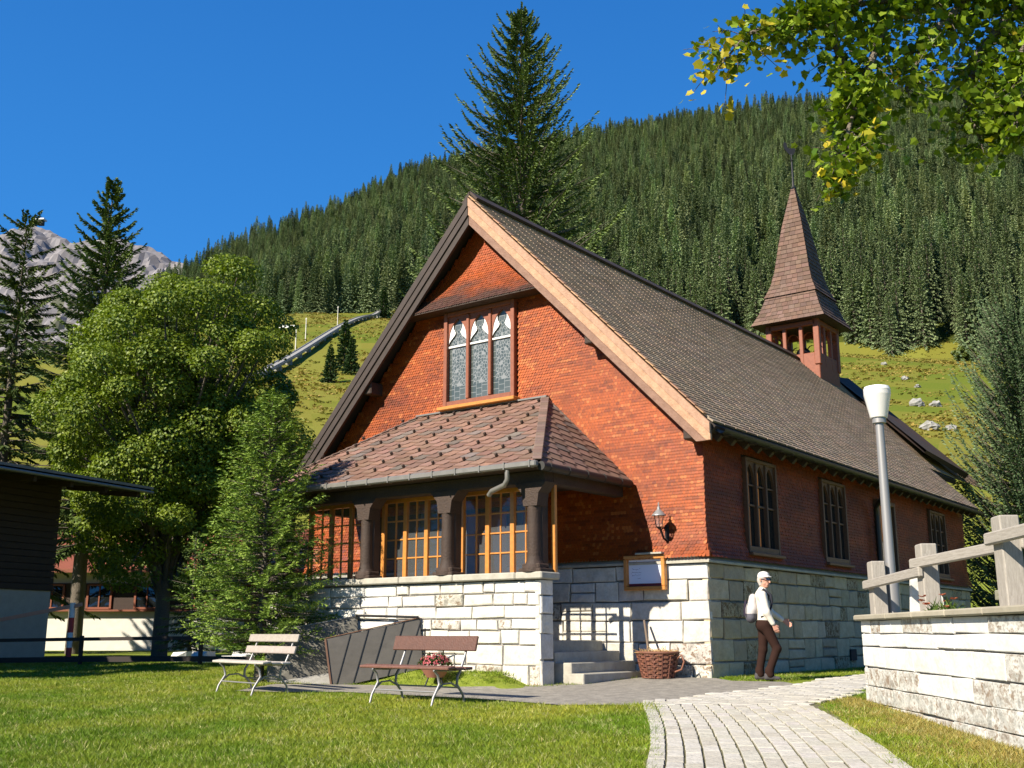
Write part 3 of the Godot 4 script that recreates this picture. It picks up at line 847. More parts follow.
func church_roof() -> void:
	# right slope in (s down the slope, z); hip at the far end
	var k := sqrt(1 + SL * SL)
	var ux := Vector3(1, -SL, 0) / k        # down the slope
	var un := Vector3(SL, 1, 0) / k         # outwards
	var ridge := Vector3(AX, RY - 0.06, 0)
	var L := 5.12 * k
	var hip := func(s: float) -> float: return -19.4 - s * 0.62     # back limit of the slope
	var deck := MB.new()
	var f := 0.36
	var quadpts := [[0.0, f], [L, f], [L, BACK], [L - 1.75, BACK - 0.1], [L - 1.75, -18.2], [0.0, -19.4]]
	var top := []
	var bot := []
	for q in quadpts:
		top.append(ridge + ux * q[0] + Vector3(0, 0, q[1]))
		bot.append(ridge + ux * q[0] + Vector3(0, 0, q[1]) - un * 0.14)
	for idx in [[0, 1, 2], [0, 2, 3], [0, 3, 4], [0, 4, 5]]:
		deck.tri(top[idx[0]], top[idx[1]], top[idx[2]]); deck.tri(bot[idx[0]], bot[idx[2]], bot[idx[1]])
	for i in 6:
		var j := (i + 1) % 6
		deck.quad(bot[i], bot[j], top[j], top[i])
	# left slope
	var kl := sqrt(1 + SLL * SLL)
	var lx := Vector3(-1, -SLL, 0) / kl
	var ln := Vector3(-SLL, 1, 0) / kl
	deck.box(ridge + lx * L / 2 - ln * 0.07 + Vector3(0, 0, (f + BACK - 4) / 2), Vector3(L, 0.14, f - BACK + 4), Color.WHITE, Basis(lx, ln, lx.cross(ln)))
	# hip end
	deck.quad(ridge + Vector3(0, 0, -19.4), top[4], ridge + lx * (L - 1.75) + Vector3(0, 0, -18.2), ridge + Vector3(0, -0.2, -19.4))
	var roof := part(C, "roof", deck, M.deck)
	# tiles: rows of flat tiles, the nearest ones separate
	var ex := 0.098
	var tw := 0.42
	var rows := int((L - 0.02) / ex)
	var rest := MB.new()
	var vars := []
	for q in 8:
		var t := MB.new()
		var cc := tint(lin(.37, .275, .195), 0.18)
		tile_shape(t, tw, ex, cc)
		vars.append(t.mesh())
	var cand := []
	for r in rows:
		var s := L - r * ex + 0.03
		var c := 0
		while true:
			var z := f + 0.05 - tw * (c + 0.5) - fposmod(r * 0.031, tw) * 0.0 - (tw * 0.5 * (1 if c % 2 else 0)) * 0.0
			if z - tw * 0.5 < hip.call(s): break
			if s > L - 1.72 and z < BACK: break
			cand.append([s, z, c, r])
			c += 1
	cand.sort_custom(func(a, b): return a[1] - 0.12 * a[0] > b[1] - 0.12 * b[0] if absf(a[1] - b[1]) > 0.01 else a[0] > b[0])
	var n := 0
	for q in cand:
		var bs := Basis(Vector3.FORWARD, -ux, un) * Basis(Vector3.RIGHT, -0.075 + rf(-.02, .02)) * Basis(Vector3.FORWARD, rf(-.006, .006))
		var p: Vector3 = ridge + ux * (q[0] - ex) + Vector3(0, 0, q[1]) + un * 0.022
		if n < 298:
			var t := part(roof, "tile", vars[rng.randi() % 8], M.roof_tile, p)
			t.basis = bs
		else:
			var t := MB.new()
			tile_shape(t, tw, ex, tint(lin(.37, .275, .195), 0.2))
			var at := Transform3D(bs, p)
			for i in t.v.size():
				rest.v.append(at * t.v[i]); rest.n.append(bs * t.n[i]); rest.c.append(t.c[i])
		n += 1
	part(roof, "small_tiles", rest, M.roof_tile).set_meta("kind", "stuff")
	# ridge and hip capping
	var cap := MB.new()
	cap.beam(ridge + Vector3(-0.09, 0.035, f + 0.04), ridge + Vector3(-0.09, 0.035, -19.4), 0.26, 0.05, Color.WHITE, ln)
	cap.beam(ridge + Vector3(0.09, 0.035, f + 0.04), ridge + Vector3(0.09, 0.035, -19.4), 0.26, 0.05, Color.WHITE, un)
	part(C, "ridge_cap", cap, M.old_wood)
	# choir roof behind: raised lip with a dark soffit, hip down to its own corner
	var ch := MB.new()
	var lift := un * 0.34
	var a0 := ridge + ux * 0.2 + Vector3(0, 0, -18.6)
	var a1 := ridge + ux * (L - 2.35) + Vector3(0, 0, -16.0) + lift
	var a2 := ridge + ux * (L - 1.75) + Vector3(0, 0, -18.7) + lift
	var a3 := ridge + ux * 0.2 + Vector3(0, 0, -19.6) + lift * 0.7
	ch.quad(a0 + lift * 0.2, a1, a2, a3); ch.quad(a3 - un * 0.1, a2 - un * 0.18, a1 - un * 0.1, a0)
	ch.quad(a1 - un * 0.1, a2 - un * 0.18, a2, a1); ch.quad(a2 - un * 0.18, a3 - un * 0.1, a3, a2)
	part(C, "choir_roof", ch, M.old_wood)
	# verge boards
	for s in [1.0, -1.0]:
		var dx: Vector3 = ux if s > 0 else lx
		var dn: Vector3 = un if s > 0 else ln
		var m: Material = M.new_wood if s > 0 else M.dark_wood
		var b := MB.new()
		var a := ridge + Vector3(0, 0, f + 0.035) + dn * 0.01
		var cols := [lin(.72, .62, .58), lin(.82, .7, .6), lin(.42, .33, .31)]
		var strips := [[0.075, 0.13, 0.05], [0.205, 0.13, 0.03], [0.335, 0.14, 0.0]]
		for i in 3:
			# mitre at the apex: boards start on the axis
			var off: float = strips[i][0]
			var hw: float = strips[i][1] / 2
			var pts := PackedVector2Array()
			for e in [[0.0, off - hw + 0.003], [5.14, off - hw + 0.003], [5.14, off + hw - 0.003], [0.0, off + hw - 0.003]]:
				# x distance from the axis, perpendicular distance below the roof surface
				pts.append(Vector2(s * e[0], -(SL if s > 0 else SLL) * e[0] - e[1] * k))
			b = MB.new()
			var lim := PackedVector2Array([Vector2(-5.06, -SLL * 5.06 - 0.30), Vector2(0, -SLL * 5.06 - 0.30), Vector2(0, -SL * 5.06 - 0.30), Vector2(5.06, -SL * 5.06 - 0.30), Vector2(5.06, 2), Vector2(-5.06, 2)])
			for piece in Geometry2D.intersect_polygons(pts, lim): b.extrude(piece, Transform3D(Basis(), a + Vector3(0, 0, strips[i][2])), 0.06, cols[i] if s > 0 else Color.WHITE)
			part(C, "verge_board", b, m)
		if s > 0:
			# short shakes on top of the bright verge
			for i in 33:
				b = MB.new()
				b.cbox(Vector3(0, 0, 0), Vector3(0.20, 0.02, 0.13), 0.004, tint(lin(.8, .66, .5), 0.3), Basis())
				part(C, "verge_shake", b, m, a + dx * (0.15 + i * 0.212) + dn * 0.03 + Vector3(0, 0, 0.03)).basis = Basis(dx, dn, dx.cross(dn)) * Basis(Vector3.BACK, 0.05)
	# purlin ends under the gable overhang
	for q in [[AX + 2.72, "r"], [AX - 2.72, "l"], [AX + 4.62, "r"], [AX - 4.62, "l"]]:
		var b := MB.new()
		b.cbox(Vector3(q[0], roof_y(q[0]) - 0.60, 0.15), Vector3(0.2, 0.26, 0.40), 0.02)
		part(C, "purlin_end", b, M.old_wood)
	# gutter and rafter tails along the right eave
	var ey := ridge.y - SL * 5.12 - 0.05
	var exx := AX + 5.12
	var gt := MB.new()
	for i in 9:
		var f0 := PI + PI * i / 9.0
		var f1 := PI + PI * (i + 1) / 9.0
		for rr in [0.075, 0.068]:
			var p0 := Vector3(exx + 0.07 + cos(f0) * rr, ey + sin(f0) * rr, 0.30)
			var p1 := Vector3(exx + 0.07 + cos(f1) * rr, ey + sin(f1) * rr, 0.30)
			gt.quad(p0, p1, p1 + Vector3(0, 0, BACK - 0.35), p0 + Vector3(0, 0, BACK - 0.35))
	part(C, "gutter", gt, M.gutter)
	for i in 31:
		var b := MB.new()
		var z := 0.12 - i * 0.505
		b.beam(Vector3(exx - 0.04, ey - 0.12, z), Vector3(exx - 0.75, ey - 0.12 + 0.71 * SL, z), 0.10, 0.13, Color.WHITE, Vector3.UP)
		b.beam(Vector3(exx + 0.0, ey - 0.09, z), Vector3(exx + 0.15, ey - 0.085, z), 0.03, 0.012)
		part(C, "rafter_tail", b, M.old_wood)
	var sf := MB.new()
	sf.quad(Vector3(exx - 0.02, ey - 0.035, 0.3), Vector3(exx - 0.02, ey - 0.035, BACK), Vector3(exx - 0.55, ey + 0.5, BACK), Vector3(exx - 0.55, ey + 0.5, 0.3))
	part(C, "eave_soffit", sf, M.old_wood)
func tile_shape(t: MB, w: float, ex: float, col: Color) -> void:
	# lower edge at y = 0, front +z, thin slab with a visible butt
	var x := w / 2 - 0.015
	var a := Vector3(-x, 0, 0.026); var b := Vector3(x, 0, 0.026); var c := Vector3(x, ex * 1.3, 0.016); var d := Vector3(-x, ex * 1.3, 0.016)
	var o := Vector3(0, 0, -0.03)
	t.quad(a, b, c, d, col)
	t.quad(a + o, b + o, b, a, col)
	t.quad(b + o, c + o, c, b, col); t.quad(d + o, a + o, a, d, col)

# ------------------------------------------------------------------ porch
func roof_panel(parent: Node3D, o: Vector3, u: Vector3, v: Vector3, poly: PackedVector2Array, hooks: MB) -> void:
	# slanting interlocked tiles on a plane: u along the eave, v up the slope
	var n := u.cross(v).normalized()
	var tw := 0.335
	var ex := 0.185
	var bs := Basis(u, v, n)
	for r in 22:
		for c in range(-6, 26):
			var x0 := c * tw + r * 0.115 - 1.0
			x0 = x0 + (tw if x0 < -1.2 else 0.0)
			var y0 := r * ex - 0.04
			var sl := 0.05
			var g := 0.004
			var q := PackedVector2Array([Vector2(x0 + g, y0 + sl), Vector2(x0 + tw * 0.30, y0 + sl * 0.2), Vector2(x0 + tw - g, y0 - sl), Vector2(x0 + tw + 0.115 - g, y0 + ex - sl + 0.02), Vector2(x0 + 0.115 + g, y0 + ex + sl + 0.02)])
			var pieces := Geometry2D.intersect_polygons(q, poly)
			if pieces.is_empty(): continue
			var ctr := Vector2(x0 + tw / 2, y0 + ex / 2)
			var area := 0.0
			for k in pieces[0].size(): area += pieces[0][k].cross(pieces[0][(k + 1) % pieces[0].size()])
			if absf(area) < 0.006: continue
			var m := MB.new()
			var local := PackedVector2Array()
			for p in pieces[0]: local.append(p - ctr)
			var col := tint(lin(.25, .150, .112), 0.2)
			if rng.randf() < 0.2: col = tint(lin(.19, .15, .125), 0.2)
			m.extrude(local, Transform3D(Basis(Vector3.RIGHT, -0.085), Vector3(0, 0, 0.022)), 0.014, col)
			part(parent, "tile", m, M.roof_tile, o + u * ctr.x + v * ctr.y).basis = bs
			if (r + c * 2) % 4 == 0 and r % 2 == 0 and r > 0 and hooks:
				hooks.cbox(o + u * (x0 + 0.05) + v * (y0 + 0.03) + n * 0.06, Vector3(0.045, 0.05, 0.06), 0.01, Color.WHITE, bs)
func porch() -> void:
	var XL := -7.8
	var XR := -1.6
	# low wall
	var core := MB.new()
	core.box(Vector3((XL + XR) / 2, 0.65, 2.22), Vector3(XR - XL - 0.06, 1.68, 0.3))
	core.box(Vector3(XL + 0.17, 0.65, 1.05), Vector3(0.3, 1.68, 2.1))
	var pw := part(C, "porch_wall", core, M.mortar)
	masonry(pw, Vector3(XL, -0.12, 2.39), Vector3.RIGHT, Vector3.BACK, XR - XL, [0.34, 0.30, 0.22, 0.17, 0.20, 0.19, 0.19], 0.22, 0.85, 0.022, 0.018, null, [0.86, 1.12])
	masonry(pw, Vector3(XR + 0.01, -0.12, 2.40), Vector3.FORWARD, Vector3.RIGHT, 0.34, [0.42, 0.38, 0.30, 0.28, 0.23], 0.4, 0.5, 0.02, 0.015)
	var x := XL - 0.06
	while x < XR + 0.1:
		var w := minf(rf(0.9, 1.5), XR + 0.1 - x)
		var m := MB.new()
		m.cbox(Vector3(x + w / 2, 1.555, 2.24), Vector3(w - 0.006, 0.11, 0.50), 0.018, Color(1.35, 1.33, 1.3) * rf(.92, 1.08))
		part(pw, "coping_stone", m, M.slab)
		x += w
	# floor and steps
	var fl := MB.new()
	fl.box(Vector3(-4.95, 0.27, 1.03), Vector3(5.7, 0.62, 2.05))
	part(C, "porch_floor", fl, M.slab)
	var tops := [0.10, 0.255, 0.41, 0.575]
	var xs := [-1.12, -1.34, -1.64, -1.97]
	for k in 4:
		var m := MB.new()
		var x1: float = xs[k]
		var zl := 1.95
		m.cbox(Vector3(x1 - 0.45 - k * 0.004, (tops[k] - 0.15) / 2, zl / 2 + 0.03 - k * 0.004), Vector3(0.9, tops[k] + 0.15, zl - 0.06), 0.012, Color(1.2, 1.16, 1.08) * rf(.9, 1.1))
		part(C, "step", m, M.slab)
	# columns
	for cx in [-1.75, -3.5, -5.35, -7.55]:
		var m := MB.new()
		m.cbox(Vector3(cx, 2.36, 2.2), Vector3(0.24, 1.5, 0.2), 0.03)
		m.lathe(Vector3(cx, 1.61, 2.33), [Vector2(0.0, 0.0), Vector2(0.19, 0.0), Vector2(0.19, 0.06), Vector2(0.15, 0.11), Vector2(0.125, 0.17), Vector2(0.11, 0.24), Vector2(0.105, 0.9), Vector2(0.11, 1.02), Vector2(0.0, 1.04)], 14)
		var col := part(C, "column", m, M.old_wood)
		m = MB.new()
		m.cbox(Vector3(cx, 1.635, 2.3), Vector3(0.42, 0.06, 0.34), 0.012)
		m.cbox(Vector3(cx, 1.70, 2.3), Vector3(0.34, 0.08, 0.28), 0.02)
		part(col, "base", m, M.old_wood)
		m = MB.new()
		m.extrude(PackedVector2Array([Vector2(-0.13, 0), Vector2(0.13, 0), Vector2(0.16, 0.2), Vector2(0.30, 0.36), Vector2(-0.30, 0.36), Vector2(-0.16, 0.2)]), Transform3D(Basis(), Vector3(cx, 2.62, 2.3)), 0.28)
		part(col, "capital", m, M.old_wood)
	var pl := MB.new()
	pl.cbox(Vector3(-4.65, 3.07, 2.28), Vector3(6.3, 0.2, 0.26), 0.015)
	pl.cbox(Vector3(-1.62, 3.07, 1.08), Vector3(0.2, 0.2, 2.1), 0.015)
	pl.cbox(Vector3(-7.7, 3.07, 1.08), Vector3(0.2, 0.2, 2.1), 0.015)
	part(C, "porch_beam", pl, M.old_wood)
	var jamb := MB.new()
	jamb.cbox(Vector3(-1.58, 2.28, 2.03), Vector3(0.07, 1.4, 0.07), 0.008)
	part(C, "door_jamb", jamb, M.joinery)
	# glazed screens between the columns
	for bay in [[-3.68, -1.97], [-5.50, -3.86], [-7.40, -5.68]]:
		var x0: float = bay[0]
		var x1: float = bay[1]
		var y0 := 1.58
		var y1 := 3.06
		var z := 1.78
		var fr := MB.new()
		fr.cbox(Vector3((x0 + x1) / 2, y0 + 0.035, z), Vector3(x1 - x0, 0.07, 0.08), 0.006)
		fr.cbox(Vector3((x0 + x1) / 2, y1 - 0.05, z), Vector3(x1 - x0, 0.10, 0.08), 0.006)
		var ph := y1 - y0 - 0.17
		var yc := y0 + 0.07 + ph / 2
		for e in [x0 + 0.04, x1 - 0.04]: fr.cbox(Vector3(e, yc, z), Vector3(0.08, ph, 0.08), 0.006)
		var win := part(C, "porch_window", fr, M.joinery)
		var wi := x1 - x0 - 0.16
		var cell := wi / 3.0
		for k in 3:
			var cx := x0 + 0.08 + cell * (k + 0.5)
			if k > 0:
				var st := MB.new()
				st.cbox(Vector3(cx - cell / 2, yc, z + 0.01), Vector3(0.085, ph, 0.07), 0.006)
				part(win, "stile", st, M.joinery)
			var gb := MB.new()
			gb.cbox(Vector3(cx, yc, z), Vector3(0.026, ph, 0.035), 0.004)
			for r in 3: gb.cbox(Vector3(cx, y0 + 0.07 + ph * (r + 1) / 4.0, z + 0.002), Vector3(cell - 0.09, 0.026, 0.03), 0.004)
			part(win, "glazing_bar", gb, M.joinery)
			for r in 4:
				for h in 2:
					var g := MB.new()
					var px := cx + (h - 0.5) * (cell - 0.06) * 0.5
					var py := y0 + 0.07 + ph * (r + 0.5) / 4.0
					var hw := (cell - 0.09) / 4.0 + 0.008
					var hh := ph / 8.0
					var k1 := rf(-.004, .004)
					var k2 := rf(-.003, .003)
					g.quad(Vector3(px - hw, py - hh, z + k1), Vector3(px + hw, py - hh, z - k1), Vector3(px + hw, py + hh, z - k1 + k2), Vector3(px - hw, py + hh, z + k1 + k2))
					part(win, "pane", g, M.pane)
	var sl := MB.new()
	sl.cbox(Vector3(-4.7, 1.57, 1.88), Vector3(5.5, 0.05, 0.42), 0.006)
	sl.cbox(Vector3(-4.7, 1.06, 1.72), Vector3(5.5, 0.96, 0.05), 0.006)
	part(C, "porch_sill", sl, M.brown_wood)
	for k in 8:  # boards added to darken what shows through the porch glazing
		sl = MB.new()
		sl.cbox(Vector3(-7.4 + k * 0.5, 1.78, 0.035), Vector3(0.49, 2.4, 0.04), 0.008)
		part(C, "added_dark_panel", sl, M.old_wood)
	# church door in the shade of the porch
	var d := MB.new()
	for k in 5: d.cbox(Vector3(-5.35 + k * 0.3, 1.75, 0.09), Vector3(0.29, 2.3, 0.06), 0.01)
	var door := part(C, "door", d, M.red_wood)
	d = MB.new()
	d.tube([Vector3(-4.2, 1.62, 0.11), Vector3(-4.2, 1.62, 0.17), Vector3(-4.32, 1.62, 0.17)], [0.012, 0.012, 0.012], 8)
	part(door, "handle", d, M.dark_iron)
	# hipped roof
	var ZE := 2.72
	var YE := 3.23
	var YT := 4.90
	var e0 := -8.05
	var e1 := -1.41
	var t0 := -6.22
	var t1 := -3.15
	var deck := MB.new()
	var P := [Vector3(e0, YE, ZE), Vector3(e1, YE, ZE), Vector3(t1, YT, 0.02), Vector3(t0, YT, 0.02), Vector3(e1, YE, 0.02), Vector3(e0, YE, 0.02)]
	deck.quad(P[0], P[1], P[2], P[3]); deck.tri(P[1], P[4], P[2]); deck.tri(P[5], P[0], P[3])
	var dn := Vector3(0, -0.06, 0)
	deck.quad(P[5] + dn, P[4] + dn, P[1] + dn, P[0] + dn)
	deck.quad(P[0] + dn, P[1] + dn, P[1], P[0]); deck.quad(P[1] + dn, P[4] + dn, P[4], P[1]); deck.quad(P[5] + dn, P[0] + dn, P[0], P[5])
	var proof := part(C, "porch_roof", deck, M.old_wood)
	var hooks := MB.new()
	var fv := (Vector3(0, YT, 0.02) - Vector3(0, YE, ZE))
	var fl_len := fv.length()
	var fr_off := Vector3(0, 0.01, 0.008)
	roof_panel(proof, P[0] + fr_off, Vector3.RIGHT, fv.normalized(), PackedVector2Array([Vector2(0, -0.05), Vector2(e1 - e0, -0.05), Vector2(t1 - e0, fl_len), Vector2(t0 - e0, fl_len)]), hooks)
	var side := part(C, "porch_hip", deck_tri(P[1] + Vector3(0.003, 0.003, 0), P[4] + Vector3(0.003, 0.003, 0), P[2] + Vector3(0.003, 0.003, 0)), M.old_wood)
	var sv := Vector3(t1, YT, 0.02) - Vector3(e1, YE, 0.02)
	roof_panel(side, P[1] + Vector3(0.01, 0.01, 0), Vector3.FORWARD, sv.normalized(), PackedVector2Array([Vector2(0, -0.05), Vector2(ZE - 0.02, -0.05), Vector2(ZE - 0.02, sv.length())]), null)
	part(proof, "snow_hooks", hooks, M.old_wood).set_meta("kind", "stuff")
	# hip cap tiles
	for s in [[P[1], P[2]], [P[0], P[3]]]:
		var a: Vector3 = s[0] + Vector3(0, 0.03, 0)
		var b: Vector3 = s[1] + Vector3(0, 0.03, 0)
		var cnt := 24
		for k in cnt:
			var m := MB.new()
			var q0: Vector3 = a.lerp(b, k / float(cnt))
			var q1: Vector3 = a.lerp(b, (k + 1.25) / float(cnt))
			m.beam(q0 + Vector3(0, 0.03, 0), q1 + Vector3(0, 0.012, 0), 0.15, 0.03, tint(lin(.22, .15, .12), 0.2), Vector3.UP, 0.01)
			part(proof, "hip_tile", m, M.roof_tile)
	var fla := MB.new()
	fla.beam(Vector3(t0 - 0.05, YT + 0.04, 0.05), Vector3(t1 + 0.08, YT + 0.04, 0.05), 0.12, 0.03)
	fla.beam(Vector3(t1, YT + 0.05, 0.04), Vector3(e1 - 0.1, YE + 0.11, 0.04), 0.10, 0.04)
	part(proof, "flashing", fla, M.zinc)
	var gu := MB.new()
	gu.cbox(Vector3((e0 + e1) / 2, YE - 0.02, ZE + 0.055), Vector3(e1 - e0 + 0.08, 0.095, 0.10), 0.02)
	for k in 14: gu.cbox(Vector3(e0 + 0.2 + k * 0.49, YE - 0.02, ZE + 0.06), Vector3(0.025, 0.115, 0.115), 0.003)
	part(proof, "front_gutter", gu, M.zinc)
	gu = MB.new()
	gu.tube([Vector3(e1 + 0.06, YE - 0.05, ZE - 0.02), Vector3(e1 + 0.06, YE - 0.05, 0.1)], [0.07, 0.07], 12)
	for k in 5: gu.tube([Vector3(e1 + 0.06, YE - 0.05, ZE - 0.2 - k * 0.52), Vector3(e1 + 0.06, YE - 0.05, ZE - 0.23 - k * 0.52)], [0.078, 0.078], 12)
	part(proof, "side_gutter", gu, M.gutter)
	gu = MB.new()
	gu.tube([Vector3(-1.95, YE - 0.08, ZE + 0.04), Vector3(-1.95, YE - 0.22, ZE + 0.04), Vector3(-2.02, YE - 0.3, ZE + 0.02), Vector3(-2.35, YE - 0.36, ZE - 0.08), Vector3(-2.42, YE - 0.42, ZE - 0.10)], [0.04, 0.04, 0.04, 0.04, 0.04], 10)
	part(proof, "water_spout", gu, M.zinc)
	# notice board and lantern on the wall
	var nb := thing("notice_board", "orange wooden framed notice with white paper on the stone wall beside the steps", "notice board")
	var m := MB.new()
	m.cbox(Vector3(-1.105, 1.93, 0.08), Vector3(0.78, 0.065, 0.10), 0.008); m.cbox(Vector3(-1.105, 1.42, 0.08), Vector3(0.78, 0.065, 0.10), 0.008)
	m.cbox(Vector3(-1.463, 1.675, 0.08), Vector3(0.065, 0.445, 0.10), 0.008); m.cbox(Vector3(-0.747, 1.675, 0.08), Vector3(0.065, 0.445, 0.10), 0.008)
	m.box(Vector3(-1.105, 1.675, 0.045), Vector3(0.66, 0.45, 0.015))
	part(nb, "frame", m, M.joinery)
	m = MB.new()
	m.quaduv(Vector3(-1.43, 1.455, 0.058), Vector3(-0.78, 1.455, 0.058), Vector3(-0.78, 1.895, 0.058), Vector3(-1.43, 1.895, 0.058))
	part(nb, "paper", m, M.paper)
	m = MB.new()
	m.cbox(Vector3(-0.98, 1.985, 0.11), Vector3(0.5, 0.03, 0.16), 0.004)
	part(nb, "cover_board", m, M.slab)
	var lt := thing("wall_lantern", "black wrought iron lantern on the orange shingled wall", "lantern", Vector3(-0.70, 2.52, 0.0))
	m = MB.new()
	m.tube([Vector3(0, -0.34, 0.03), Vector3(0, -0.30, 0.14), Vector3(0, -0.18, 0.22), Vector3(0, -0.14, 0.26)], [0.018, 0.018, 0.018, 0.02], 8)
	m.tube([Vector3(0, -0.1, 0.02), Vector3(0, -0.13, 0.14), Vector3(0, -0.17, 0.24)], [0.013, 0.013, 0.013], 8)
	m.cbox(Vector3(0, -0.22, 0.025), Vector3(0.07, 0.3, 0.02), 0.004)
	part(lt, "bracket", m, M.dark_iron)
	m = MB.new()
	m.lathe(Vector3(0, -0.12, 0.28), [Vector2(0.0, -0.05), Vector2(0.03, -0.03), Vector2(0.06, 0.0), Vector2(0.0, 0.005)], 6)
	for k in 6:
		var f := TAU * k / 6
		m.beam(Vector3(cos(f) * 0.055, -0.12, 0.28 + sin(f) * 0.055), Vector3(cos(f) * 0.085, 0.07, 0.28 + sin(f) * 0.085), 0.01, 0.01)
	part(lt, "cage", m, M.dark_iron)
	m = MB.new()
	m.lathe(Vector3(0, -0.12, 0.28), [Vector2(0.048, 0.0), Vector2(0.076, 0.19)], 6)
	part(lt, "glass", m, M.pane)
	m = MB.new()
	m.lathe(Vector3(0, 0.06, 0.28), [Vector2(0.12, 0.0), Vector2(0.115, 0.015), Vector2(0.05, 0.085), Vector2(0.03, 0.10), Vector2(0.025, 0.14), Vector2(0.012, 0.16), Vector2(0.012, 0.21), Vector2(0.0, 0.23)], 12)
	m.lathe(Vector3(0, 0.06, 0.28), [Vector2(0.0, -0.002), Vector2(0.12, 0.0)], 12)
	part(lt, "cap", m, M.iron)
func deck_tri(a: Vector3, b: Vector3, c: Vector3) -> MB:
	var m := MB.new()
	m.tri(a, b, c)
	return m

# ------------------------------------------------------------------ belfry and spire
func belfry() -> void:
	var o := Vector3(AX, 0, -16.5)
	var bf := Node3D.new()
	bf.name = "belfry"
	C.add_child(bf)
	bf.position = o
	var hw := 0.78
	var m := MB.new()
	m.cbox(Vector3(0, 8.75, 0), Vector3(hw * 2 + 0.1, 0.9, hw * 2 + 0.1), 0.02)
	part(bf, "base", m, M.red_wood)
	for sx in [-1, 1]:
		for sz in [-1, 1]:
			m = MB.new()
			m.cbox(Vector3(sx * hw, 9.55, sz * hw), Vector3(0.19, 1.5, 0.19), 0.02)
			part(bf, "corner_post", m, M.red_wood)
	for f in 4:
		var t := Basis(Vector3.UP, f * PI / 2)
		for k in [-0.27, 0.27]:
			m = MB.new()
			m.cbox(t * Vector3(k, 9.5, hw), Vector3(0.12, 1.4, 0.12), 0.015, Color.WHITE, t)
			part(bf, "post", m, M.red_wood)
		m = MB.new()
		var pts := PackedVector2Array([Vector2(-hw + 0.09, 10.1), Vector2(-hw + 0.09, 9.62)])
		for b in 3:
			var cx := -0.52 + b * 0.52
			for s in 9:
				var a := PI - PI * s / 8.0
				pts.append(Vector2(cx + cos(a) * 0.19, 9.62 + sin(a) * 0.24))
		pts.append(Vector2(hw - 0.09, 9.62)); pts.append(Vector2(hw - 0.09, 10.1))
		m.extrude(pts, Transform3D(t, t * Vector3(0, 0, hw)), 0.09)
		part(bf, "arched_board", m, M.red_wood)
		m = MB.new()
		m.cbox(t * Vector3(0, 10.16, hw + 0.02), Vector3(hw * 2 + 0.2, 0.16, 0.15), 0.015, Color.WHITE, t)
		part(bf, "plate", m, M.red_wood)
	m = MB.new()
	m.lathe(Vector3(0, 9.0, 0), [Vector2(0.36, 0.0), Vector2(0.33, 0.05), Vector2(0.24, 0.3), Vector2(0.2, 0.5), Vector2(0.12, 0.58), Vector2(0.0, 0.6)], 18)
	m.tube([Vector3(0, 9.6, 0), Vector3(0, 10.1, 0)], [0.03, 0.03], 8)
	part(bf, "bell", m, M.dark_iron)
	# spire roof: courses of shingles on four sides
	var sp := MB.new()
	var prof := [Vector2(1.21, 10.25), Vector2(1.02, 10.62), Vector2(0.82, 11.22)]
	var prof2 := [Vector2(0.87, 11.2), Vector2(0.70, 11.6), Vector2(0.585, 12.1), Vector2(0.455, 13.0), Vector2(0.33, 13.75), Vector2(0.05, 15.1)]
	var core := MB.new()
	for pr in [prof, prof2]:
		for i in pr.size() - 1:
			for f in 4:
				var t := Basis(Vector3.UP, f * PI / 2)
				var a: Vector2 = pr[i]
				var b: Vector2 = pr[i + 1]
				core.quad(t * Vector3(-a.x + .03, a.y, a.x - .03), t * Vector3(a.x - .03, a.y, a.x - .03), t * Vector3(b.x - .03, b.y, b.x - .03), t * Vector3(-b.x + .03, b.y, b.x - .03))
		var total := 0.0
		for i in pr.size() - 1: total += pr[i].distance_to(pr[i + 1])
		var at := func(s: float) -> Vector2:
			for i in pr.size() - 1:
				var l: float = pr[i].distance_to(pr[i + 1])
				if s <= l or i == pr.size() - 2: return pr[i] + (pr[i + 1] - pr[i]) * (s / l)
				s -= l
			return pr[-1]
		var s := 0.0
		while s < total - 0.02:
			var a: Vector2 = at.call(s)
			var b: Vector2 = at.call(minf(s + 0.155 * 1.1, total))
			for f in 4:
				var t := Basis(Vector3.UP, f * PI / 2)
				var cnt := maxi(1, int(round(a.x * 2 / 0.2)))
				var cut := rf(0, 0.5)
				for k in cnt:
					var f0 := clampf((k - (cut if k > 0 else 0.0)) / cnt, 0, 1)
					var f1 := clampf((k + 1 - (cut if k < cnt - 1 else 0.0)) / cnt, 0, 1)
					var col := tint(lin(.175, .112, .085), 0.2)
					var lo := 0.012 + rf(0, .008)
					var p0 := t * Vector3(lerpf(-a.x, a.x, f0) + 0.003, a.y, a.x + lo)
					var p1 := t * Vector3(lerpf(-a.x, a.x, f1) - 0.003, a.y, a.x + lo)
					var q0 := t * Vector3(lerpf(-b.x, b.x, f0) + 0.003, b.y, b.x - 0.004)
					var q1 := t * Vector3(lerpf(-b.x, b.x, f1) - 0.003, b.y, b.x - 0.004)
					sp.quad(p0, p1, q1, q0, col)
					var inn := t * Vector3(0, 0.006, -0.022)
					sp.quad(p0 + inn, p1 + inn, p1, p0, col)
			s += 0.155
	for f in 4:
		var t := Basis(Vector3.UP, f * PI / 2)
		core.tri(t * Vector3(-1.18, 10.25, 1.18), t * Vector3(0, 10.27, 0), t * Vector3(1.18, 10.25, 1.18))
		core.tri(t * Vector3(-.84, 11.2, .84), t * Vector3(0, 11.2, 0), t * Vector3(.84, 11.2, .84))
	var spire := part(bf, "spire", core, M.old_wood)
	part(spire, "shingles", sp, M.roof_tile).set_meta("kind", "stuff")
	m = MB.new()
